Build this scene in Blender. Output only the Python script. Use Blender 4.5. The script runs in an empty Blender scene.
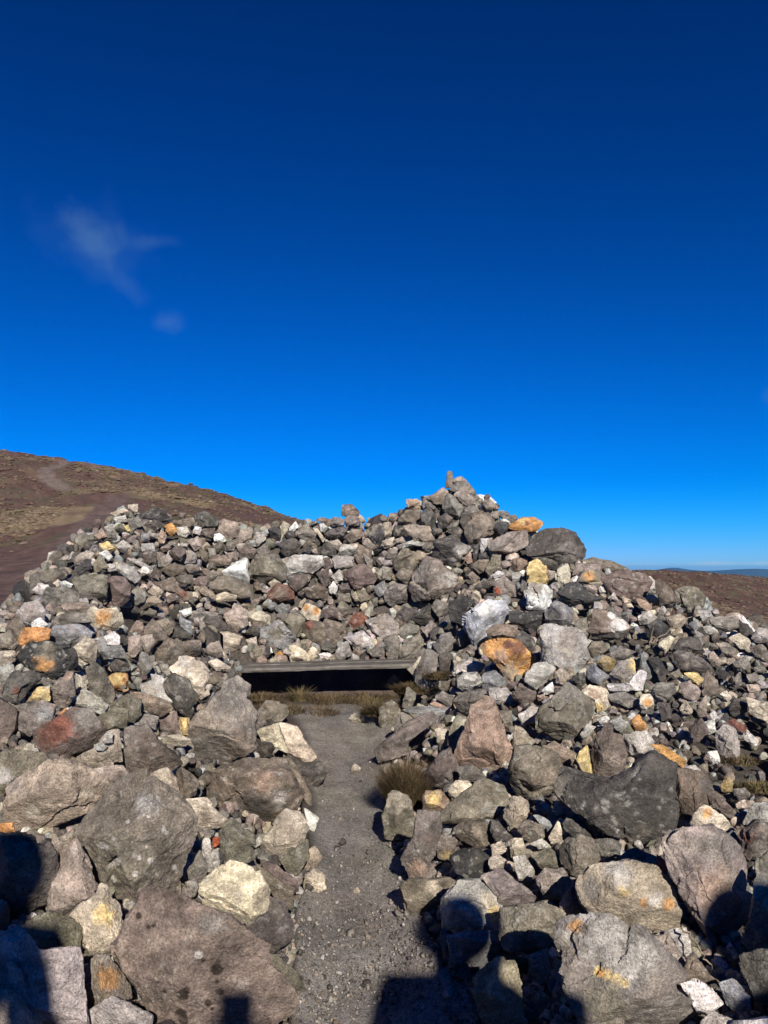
import bpy, bmesh, math, random
import numpy as np
from mathutils import Vector

random.seed(7)
rng = np.random.default_rng(11)
SC = bpy.context.scene
COL = SC.collection

# ------------------------------------------------------------------ camera
FPX = 760.0
EYE = np.array([0.0, 0.0, 1.6])
PITCH = math.atan(56 / FPX)
CR = np.array([1.0, 0.0, 0.0])
CF = np.array([0.0, math.cos(PITCH), math.sin(PITCH)])
CU = np.array([0.0, -math.sin(PITCH), math.cos(PITCH)])

def ray(u, v):
    return (u - 384) / FPX * CR - (v - 512) / FPX * CU + CF

def at(u, v, Y):
    d = ray(u, v)
    return EYE + d * (Y / d[1])

def project(P):
    q = np.asarray(P) - EYE
    f = q @ CF
    f = np.where(f < 1e-3, 1e-3, f)
    return 384 + FPX * (q @ CR) / f, 512 - FPX * (q @ CU) / f

cd = bpy.data.cameras.new('camera')
cd.sensor_width = 36.0
cd.lens = FPX / 1024 * 36.0
cd.clip_start = 0.02
cd.clip_end = 90000
cam = bpy.data.objects.new('camera', cd)
COL.objects.link(cam)
cam.location = EYE
cam.rotation_euler = (math.pi / 2 + PITCH, 0, 0)
SC.camera = cam

# sunlight: the shadows of people behind the camera run towards one point low in the view
ANTI = ray(238, 1012)
ANTI = ANTI / np.linalg.norm(ANTI)
SUN = -ANTI
EL = math.asin(SUN[2])
AZ = math.atan2(SUN[0], SUN[1])

# ------------------------------------------------------------------ noise
_perm = rng.permutation(256)
_perm = np.concatenate([_perm, _perm, _perm])
_grad = rng.normal(size=(256, 3))
_grad /= np.linalg.norm(_grad, axis=1)[:, None]

def noise3(p):
    p = np.asarray(p, float)
    i = np.floor(p).astype(int)
    f = p - i
    w = f * f * f * (f * (f * 6 - 15) + 10)
    i = i & 255
    out = 0
    for a in (0, 1):
        wx = w[:, 0] if a else 1 - w[:, 0]
        for b in (0, 1):
            wy = w[:, 1] if b else 1 - w[:, 1]
            for c in (0, 1):
                wz = w[:, 2] if c else 1 - w[:, 2]
                h = _perm[_perm[_perm[(i[:, 0] + a) & 255] + ((i[:, 1] + b) & 255)] + ((i[:, 2] + c) & 255)]
                g = _grad[h]
                out = out + wx * wy * wz * (g[:, 0] * (f[:, 0] - a) + g[:, 1] * (f[:, 1] - b) + g[:, 2] * (f[:, 2] - c))
    return out * 1.5

def fbm(p, octaves=4, gain=0.5):
    s, a, q = 0, 1.0, np.asarray(p, float)
    for k in range(octaves):
        s = s + a * noise3(q)
        q = q * 2.03 + 17.3
        a *= gain
    return s

def sstep(a, b, x):
    t = np.clip((x - a) / (b - a), 0, 1)
    return t * t * (3 - 2 * t)

# ------------------------------------------------------------------ terrain heights
TU = np.array([-900, -300, 0, 100, 200, 280, 400, 560, 650, 720, 768, 1000, 1700], float)
TY = np.array([0, 3, 5, 10, 20, 36, 60, 80, 110, 160, 300, 1000, 5000, 30000], float)
TZ = np.array([
    [0, .8, 1.3, 2.0, 4.0, 9.0, 16, 22, 30, 33, 30, -60, -600, -2500],
    [0, .7, 1.2, 1.7, 3.0, 7.0, 13, 18, 25, 26, 20, -80, -600, -2500],
    [0, .5, .95, 1.22, 1.95, 4.4, 9.2, 13, 19.1, 20, 10, -100, -600, -2500],
    [0, .3, .7, 1.3, 2.5, 4.6, 8.5, 11.6, 16.9, 17, 8, -100, -600, -2500],
    [0, .1, .4, 1.0, 2.1, 4.0, 7.4, 10, 12.9, 12, 6, -100, -600, -2500],
    [0, .05, .2, .8, 1.8, 3.2, 5.3, 6.9, 8.9, 8, 2, -100, -600, -2500],
    [0, 0, .15, .5, 1.0, 1.9, 2.8, 3.4, 3.7, 2, -3, -100, -600, -2500],
    [0, 0, .1, .3, .5, .4, .6, .8, .9, .5, -3, -100, -600, -2500],
    [0, 0, .05, .2, .3, .2, .3, .8, 1.0, .8, -3, -100, -600, -2500],
    [0, 0, 0, 0, -.1, -.5, -.6, -.4, -.1, .75, -3, -100, -600, -2500],
    [0, 0, 0, -.1, -.3, -1, -1.3, -1.5, -1.4, -.8, -4, -100, -600, -2500],
    [0, 0, 0, -.2, -.8, -2, -3, -4, -5, -6, -12, -120, -650, -2500],
    [0, 0, 0, -.3, -1.5, -3, -5, -7, -9, -12, -25, -150, -700, -2500]])
_uu = np.linspace(-900, 1700, 261)
_ll = np.linspace(math.log(0.5), math.log(30000), 300)
_tab = np.array([[0.0]])
_rows = np.array([np.interp(np.exp(_ll), TY, TZ[k]) for k in range(len(TU))])
_tab = np.array([np.interp(_uu, TU, _rows[:, j]) for j in range(len(_ll))]).T
def _blur(a, n, axis):
    k = np.hanning(2 * n + 3)[1:-1]
    k /= k.sum()
    pad = [(0, 0), (0, 0)]
    pad[axis] = (n, n)
    b = np.pad(a, pad, mode='edge')
    return np.apply_along_axis(lambda m: np.convolve(m, k, 'valid'), axis, b)
_tab = _blur(_blur(_tab, 4, 0), 4, 1)

def terrain(x, y):
    x = np.asarray(x, float); y = np.asarray(y, float)
    r = np.hypot(x, y)
    yy = np.maximum(y, 0.25 * r + 0.05)
    u = np.clip(384 + FPX * x / yy, -899, 1699)
    l = np.clip(np.log(np.maximum(yy, 0.51)), _ll[0], _ll[-1] - 1e-6)
    fu = (u + 900) / 10.0
    fl = (l - _ll[0]) / (_ll[1] - _ll[0])
    iu = np.clip(fu.astype(int), 0, 259); il = np.clip(fl.astype(int), 0, 298)
    a = fu - iu; b = fl - il
    z = (_tab[iu, il] * (1 - a) * (1 - b) + _tab[iu + 1, il] * a * (1 - b) + _tab[iu, il + 1] * (1 - a) * b + _tab[iu + 1, il + 1] * a * b)
    z = z * sstep(-4, 1.0, y)
    bank = 0.95 * sstep(-0.35, -1.15, y) * sstep(9, 5, r)
    q = np.stack([x, y, np.zeros_like(x)], 1) if x.ndim else np.array([[x, y, 0.0]])
    rough = fbm(q * 0.35, 3) * np.clip(r * 0.006, 0.0, 0.5) + fbm(q * 0.06 + 9, 3) * np.clip((r - 25) * 0.006, 0, 0.8)
    return z + bank + rough

# ------------------------------------------------------------------ the heaped wall, cairn and path (heights from points of the place)
CP = """0,1024,2.05 150,1024,2.15 275,1024,2.5 0,900,2.6 130,840,2.95 225,890,2.95 285,905,3.35 0,780,3.1 60,780,3.2 130,770,3.5 240,790,3.95 298,800,4.6
0,700,3.7 60,720,3.7 220,720,4.75 285,745,5.7 0,650,4.25 80,650,4.5 160,660,5.2 225,665,6.4 0,618,4.8 40,590,5.7 75,562,6.4 95,535,7.4 122,513,8.5 200,517,9.3 280,525,9.5 340,520,9.5
400,522,9.3 450,473,9.2 500,515,8.8 560,545,8.2 620,572,7.5 690,602,6.8 768,627,6.2 60,600,5.3 150,700,4.5 150,640,5.8 150,580,7.3 150,540,8.2 240,620,8.0 240,570,8.8 240,650,7.2
290,650,8.1 330,650,8.15 380,650,8.1 410,645,7.8 330,600,8.5 330,560,9.1 285,620,8.3 390,600,8.4 390,560,8.9 432,640,7.2 400,700,6.5 425,690,6.4
450,520,8.9 450,570,8.3 450,620,7.4 465,680,6.0 450,740,4.95 450,800,4.15 450,860,3.5 450,930,3.05 385,755,5.35 398,830,4.15 420,890,3.5 540,580,7.6 540,630,6.3 540,700,5.0 540,760,4.2 540,820,3.6
540,880,3.1 540,940,2.75 540,1024,2.4 620,620,6.2 620,680,5.0 620,740,4.2 620,800,3.6 620,860,3.1 620,920,2.7 620,980,2.4 620,1024,2.25 700,660,5.2 700,720,4.3 700,780,3.7 700,850,3.1 700,910,2.7 700,980,2.35
768,680,4.9 768,740,4.1 768,800,3.5 768,870,2.95 768,950,2.5 768,1024,2.2 880,640,5.8 880,740,4.0 880,850,2.9 880,1000,2.1 -120,672,3.9 -120,760,3.1 -120,900,2.4"""
pts = []
for tok in CP.split():
    u, v, Y = map(float, tok.split(','))
    pts.append(at(u, v, Y))
# floor of the path
for u, v in ((310, 1024), (390, 1024), (470, 1024), (330, 960), (400, 960), (330, 900), (385, 900), (335, 850), (375, 850), (340, 800), (368, 800), (330, 760), (365, 760), (315, 722), (360, 720)):
    d = ray(u, v)
    lo, hi = 2.0, 9.0
    for _ in range(40):
        m = (lo + hi) / 2
        if 1.6 + d[2] / d[1] * m > 0.02 + (m - 2.6) * 0.055: lo = m
        else: hi = m
    pts.append(at(u, v, lo))
for x in (-0.85, -0.4, 0.0, 0.28):
    pts.append(np.array([x, 7.45, 0.29])); pts.append(np.array([x, 7.9, 0.31]))
# ground in front of the frame and the far side of the wall
for x, y, z in ((0, 1.2, 0), (0, 0, 0), (-1, 1.2, .12), (-2, 1.2, .3), (1, 1.2, .12), (2, 1.2, .2), (-1.5, 0, 0), (1.5, 0, 0), (3.5, 1, .1), (-3.5, 1, .3)):
    pts.append(np.array([x, y, z], float))
for u, v, Y, back, drop in ((122, 513, 8.5, 1.6, .9), (200, 517, 9.3, 1.6, 1.1), (280, 525, 9.5, 1.6, 1.3), (340, 520, 9.5, 1.6, 1.5), (400, 522, 9.3, 1.7, 1.5), (450, 480, 9.2, 1.0, .85), (450, 480, 9.2, 2.0, 1.9), (500, 515, 8.8, 1.8, 1.6), (560, 545, 8.2, 1.8, 1.3), (620, 572, 7.5, 1.8, 1.1), (690, 602, 6.8, 1.6, 1.0), (768, 627, 6.2, 1.5, .95)):
    p = at(u, v, Y)
    n = p[:2] / np.linalg.norm(p[:2])
    pts.append(np.array([p[0] + n[0] * back, p[1] + n[1] * back, p[2] - drop]))
    if back > 1.2:
        pts.append(np.array([p[0] + n[0] * (back + 1.5), p[1] + n[1] * (back + 1.5), p[2] - drop - .5]))
for u, v, Y in ((0, 618, 4.8), (40, 590, 5.7), (75, 562, 6.4), (95, 535, 7.4), (122, 513, 8.5), (-120, 672, 3.9)):
    p = at(u, v, Y)
    for dx, dy, dz in ((-.75, .35, -.42), (-1.5, .5, -.8)):
        pts.append(p + [dx, dy, dz])
PT = np.array(pts)
def _tps(r2):
    return 0.5 * r2 * np.log(r2 + 1e-9)
_n = len(PT)
_A = np.zeros((_n + 3, _n + 3))
_d2 = ((PT[:, None, :2] - PT[None, :, :2]) ** 2).sum(2)
_A[:_n, :_n] = _tps(_d2) + np.eye(_n) * 0.012
_A[:_n, _n] = 1; _A[:_n, _n + 1:] = PT[:, :2]
_A[_n, :_n] = 1; _A[_n + 1:, :_n] = PT[:, :2].T
_b = np.zeros(_n + 3); _b[:_n] = PT[:, 2]
_w = np.linalg.solve(_A, _b)

# outline of the heap on the ground (rough convex region in which its heights hold)
REG = np.array([(-3.4, .4), (3.4, .4), (4.3, 3.5), (4.2, 6.5), (3.2, 10.2), (1.0, 12.3), (-1.5, 12.4), (-3.5, 10.4), (-3.4, 7.4), (-3.4, 4)])
def poly_dist(x, y, poly):
    """signed distance to a polygon, negative inside"""
    d = np.full(x.shape, 1e9); inside = np.zeros(x.shape, bool)
    n = len(poly)
    for i in range(n):
        ax, ay = poly[i]; bx, by = poly[(i + 1) % n]
        ex, ey = bx - ax, by - ay
        t = np.clip(((x - ax) * ex + (y - ay) * ey) / (ex * ex + ey * ey + 1e-12), 0, 1)
        d = np.minimum(d, np.hypot(x - ax - t * ex, y - ay - t * ey))
        c = ((ay > y) != (by > y)) & (x < (bx - ax) * (y - ay) / (by - ay + 1e-12) + ax)
        inside ^= c
    return np.where(inside, -d, d)

def heap(x, y):
    x = np.asarray(x, float); y = np.asarray(y, float)
    z = np.empty(x.shape)
    for s in range(0, len(x), 20000):
        e = slice(s, s + 20000)
        r2 = (x[e, None] - PT[None, :, 0]) ** 2 + (y[e, None] - PT[None, :, 1]) ** 2
        z[e] = _tps(r2) @ _w[:_n] + _w[_n] + _w[_n + 1] * x[e] + _w[_n + 2] * y[e]
    d = poly_dist(x, y, REG)
    return z - np.maximum(d, 0) * 0.9

def height(x, y):
    x = np.asarray(x, float); y = np.asarray(y, float)
    t = terrain(x, y)
    h = t.copy()
    m = (np.abs(x) < 7) & (y > 0) & (y < 15)
    if m.any():
        hp = heap(x[m], y[m])
        k = sstep(0.2, 1.0, y[m])
        h[m] = t[m] + k * (np.maximum(hp, t[m]) - t[m])
    c = (((x > -1.62) & (x < .32) & (y > 7.25)) | ((x > -1.52) & (x < .26) & (y > 6.75))) & (y < 7.8)      # hollow under the bench
    h[c] = np.minimum(h[c], .30)
    near = sstep(1.4, 2.2, y) * (np.abs(x) < 1.0) * (y < 3)
    return h

# grid of heights for fast look-ups
GX = np.linspace(-8, 8, 401); GY = np.linspace(0, 16, 401)
_gx, _gy = np.meshgrid(GX, GY, indexing='ij')
GH = height(_gx.ravel(), _gy.ravel()).reshape(_gx.shape)
def hgrid(x, y):
    fx = np.clip((np.asarray(x) + 8) / 0.04, 0, 399.999); fy = np.clip(np.asarray(y) / 0.04, 0, 399.999)
    i = fx.astype(int); j = fy.astype(int); a = fx - i; b = fy - j
    return GH[i, j] * (1 - a) * (1 - b) + GH[i + 1, j] * a * (1 - b) + GH[i, j + 1] * (1 - a) * b + GH[i + 1, j + 1] * a * b

_ts = np.linspace(1.2, 15.5, 1200)
def hit(u, v):
    """ray parameter at which the view line meets the heap (or passes closest over it)"""
    d = ray(u, v)
    x = d[0] * _ts; y = d[1] * _ts; z = 1.6 + d[2] * _ts
    g = z - hgrid(x, y)
    k = np.argmax(g < 0)
    if g[k] < 0:
        return float(_ts[k]), True
    m = (y > 5.5) & (y < 10.5)
    k = np.argmin(np.where(m, g, 9e9))
    return float(_ts[k]), False

# ------------------------------------------------------------------ materials
def new_mat(name):
    m = bpy.data.materials.new(name); m.use_nodes = True
    nt = m.node_tree
    return m, nt, nt.nodes['Principled BSDF']

def N(nt, kind, **kw):
    n = nt.nodes.new(kind)
    for k, v in kw.items():
        setattr(n, k, v)
    return n

def noise_node(nt, vec, scale, detail=4, rough=0.6):
    n = N(nt, 'ShaderNodeTexNoise')
    n.inputs['Scale'].default_value = scale
    n.inputs['Detail'].default_value = detail
    n.inputs['Roughness'].default_value = rough
    nt.links.new(vec, n.inputs['Vector'])
    return n

def ramp(nt, fac, stops):
    r = N(nt, 'ShaderNodeValToRGB')
    els = r.color_ramp.elements
    while len(els) < len(stops): els.new(0.5)
    for e, (p, c) in zip(els, stops):
        e.position = p
        e.color = (c, c, c, 1) if isinstance(c, (int, float)) else (*c, 1)
    nt.links.new(fac, r.inputs['Fac'])
    return r

def mixc(nt, mode, fac, a, b):
    m = N(nt, 'ShaderNodeMix', data_type='RGBA', blend_type=mode)
    for sock, v in ((m.inputs[0], fac), (m.inputs[6], a), (m.inputs[7], b)):
        if isinstance(v, (int, float)): sock.default_value = v
        elif isinstance(v, tuple): sock.default_value = (*v, 1)
        else: nt.links.new(v, sock)
    return m.outputs[2]

def stone_material(name, fine=1.0, bump=1.0):
    m, nt, bs = new_mat(name)
    pos = N(nt, 'ShaderNodeNewGeometry').outputs['Position']
    att = N(nt, 'ShaderNodeAttribute', attribute_name='tint').outputs['Color']
    n1 = noise_node(nt, pos, 22 * fine, 6, 0.68)
    n2 = noise_node(nt, pos, 130 * fine, 3, 0.7)
    n3 = noise_node(nt, pos, 420 * fine, 2, 0.6)
    c = mixc(nt, 'MULTIPLY', 1.0, att, ramp(nt, n1.outputs['Fac'], [(0.28, 0.5), (0.5, 1.0), (0.72, 1.5)]).outputs['Color'])
    c = mixc(nt, 'MULTIPLY', 1.0, c, ramp(nt, n2.outputs['Fac'], [(0.3, 0.55), (0.52, 1.0), (0.72, 1.55)]).outputs['Color'])
    # crystals and pale specks in the lava
    sp = ramp(nt, n3.outputs['Fac'], [(0.62, 0.0), (0.72, 1.0)]).outputs['Color']
    f = N(nt, 'ShaderNodeMath', operation='MULTIPLY'); nt.links.new(sp, f.inputs[0]); f.inputs[1].default_value = 0.32
    c = mixc(nt, 'MIX', f.outputs[0], c, (0.46, 0.44, 0.40))
    # dark pits
    vo = N(nt, 'ShaderNodeTexVoronoi'); vo.inputs['Scale'].default_value = 120 * fine; nt.links.new(pos, vo.inputs['Vector'])
    pit = ramp(nt, vo.outputs['Distance'], [(0.08, 1.0), (0.26, 0.0)]).outputs['Color']
    g = N(nt, 'ShaderNodeMath', operation='MULTIPLY'); nt.links.new(pit, g.inputs[0]); g.inputs[1].default_value = 0.35
    c = mixc(nt, 'MIX', g.outputs[0], c, (0.05, 0.042, 0.038))
    # lichen film, yellowish olive
    n4 = noise_node(nt, pos, 9 * fine, 5, 0.7)
    lf = ramp(nt, n4.outputs['Fac'], [(0.55, 0.0), (0.7, 0.16)]).outputs['Color']
    c = mixc(nt, 'MIX', lf, c, (0.16, 0.14, 0.095))
    # crisp spots of pale crustose lichen, in colonies
    vl = N(nt, 'ShaderNodeTexVoronoi'); vl.inputs['Scale'].default_value = 48 * fine; vl.inputs['Randomness'].default_value = 1.0
    nd = N(nt, 'ShaderNodeMix', data_type='VECTOR'); nd.inputs[0].default_value = 0.02
    nt.links.new(pos, nd.inputs[4]); nt.links.new(n2.outputs['Color'], nd.inputs[5]); nt.links.new(nd.outputs[1], vl.inputs['Vector'])
    n5 = noise_node(nt, pos, 5.5 * fine, 4, 0.65)
    lim = ramp(nt, n5.outputs['Fac'], [(0.50, 0.0), (0.72, 0.42)]).outputs['Color']
    lt = N(nt, 'ShaderNodeMath', operation='LESS_THAN'); nt.links.new(vl.outputs['Distance'], lt.inputs[0]); nt.links.new(lim, lt.inputs[1])
    lm = N(nt, 'ShaderNodeMath', operation='MULTIPLY'); nt.links.new(lt.outputs[0], lm.inputs[0]); lm.inputs[1].default_value = 0.55
    c = mixc(nt, 'MIX', lm.outputs[0], c, (0.33, 0.325, 0.27))
    nt.links.new(c, bs.inputs['Base Color'])
    bs.inputs['Roughness'].default_value = 0.88
    bs.inputs['Specular IOR Level'].default_value = 0.25
    h = N(nt, 'ShaderNodeMath', operation='MULTIPLY_ADD')
    nt.links.new(n2.outputs['Fac'], h.inputs[0]); h.inputs[1].default_value = 0.35; nt.links.new(n1.outputs['Fac'], h.inputs[2])
    h2 = N(nt, 'ShaderNodeMath', operation='MULTIPLY_ADD')
    nt.links.new(pit, h2.inputs[0]); h2.inputs[1].default_value = -0.25; nt.links.new(h.outputs[0], h2.inputs[2])
    b = N(nt, 'ShaderNodeBump'); b.inputs['Strength'].default_value = 0.6 * bump; b.inputs['Distance'].default_value = 0.03 / fine
    nt.links.new(h2.outputs[0], b.inputs['Height']); nt.links.new(b.outputs['Normal'], bs.inputs['Normal'])
    return m

MAT_STONE = stone_material('volcanic_stone')

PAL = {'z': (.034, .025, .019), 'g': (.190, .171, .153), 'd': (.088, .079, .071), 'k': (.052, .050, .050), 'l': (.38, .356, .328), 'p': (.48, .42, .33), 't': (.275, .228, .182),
       'b': (.175, .140, .112), 'm': (.138, .108, .096), 'r': (.185, .085, .062), 'e': (.42, .095, .05), 'q': (.43, .45, .47), 'o': (.47, .25, .095), 'y': (.54, .41, .19), 'v': (.176, .158, .122),
       'u': (.225, .228, .228), 'i': (.292, .246, .212), 'w': (.65, .63, .59), 'h': (.152, .122, .104), 'a': (.335, .240, .185)}
CNAME = {'g': 'grey', 'd': 'dark grey', 'k': 'blackish', 'l': 'pale grey', 'p': 'cream', 't': 'tan', 'b': 'brown', 'm': 'maroon', 'r': 'red', 'o': 'orange',
         'y': 'ochre yellow', 'v': 'olive grey', 'u': 'blue grey', 'i': 'pinkish grey', 'w': 'whitish', 'h': 'purple brown', 'e': 'bright red', 'q': 'bluish white', 'a': 'salmon pink'}

def tag(o, label=None, cat=None, group=None, kind=None):
    if label: o['label'] = label
    if cat: o['category'] = cat
    if group: o['group'] = group
    if kind: o['kind'] = kind
    return o

def mesh_obj(name, verts, faces, mat, tint=None, smooth=True, parent=None, loc=None, sharp=None):
    me = bpy.data.meshes.new(name)
    verts = np.asarray(verts, np.float32)
    if isinstance(faces, np.ndarray):
        k = faces.shape[1]
        me.vertices.add(len(verts)); me.vertices.foreach_set('co', verts.ravel())
        me.loops.add(faces.size); me.loops.foreach_set('vertex_index', faces.astype(np.int32).ravel())
        me.polygons.add(len(faces)); me.polygons.foreach_set('loop_start', np.arange(0, faces.size, k, dtype=np.int32))
        me.update(calc_edges=True); me.validate()
    else:
        me.from_pydata(verts.tolist(), [], [list(map(int, f)) for f in faces])
        me.update()
    me.polygons.foreach_set('use_smooth', np.full(len(me.polygons), smooth))
    if sharp is not None: me.set_sharp_from_angle(angle=math.radians(sharp))
    if tint is not None:
        a = me.attributes.new('tint', 'FLOAT_COLOR', 'POINT')
        c = np.ones((len(verts), 4), np.float32); c[:, :3] = tint
        a.data.foreach_set('color', c.ravel())
    if mat is not None: me.materials.append(mat)
    o = bpy.data.objects.new(name, me)
    COL.objects.link(o)
    if parent is not None: o.parent = parent
    if loc is not None: o.location = loc
    return o

def ico(n):
    bm = bmesh.new(); bmesh.ops.create_icosphere(bm, subdivisions=n, radius=1.0)
    v = np.array([x.co[:] for x in bm.verts]); v /= np.linalg.norm(v, axis=1)[:, None]
    f = np.array([[x.index for x in p.verts] for p in bm.faces]); bm.free()
    return v, f
ICO = {n: ico(n) for n in (1, 2, 3, 4, 5, 6, 7)}
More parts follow.
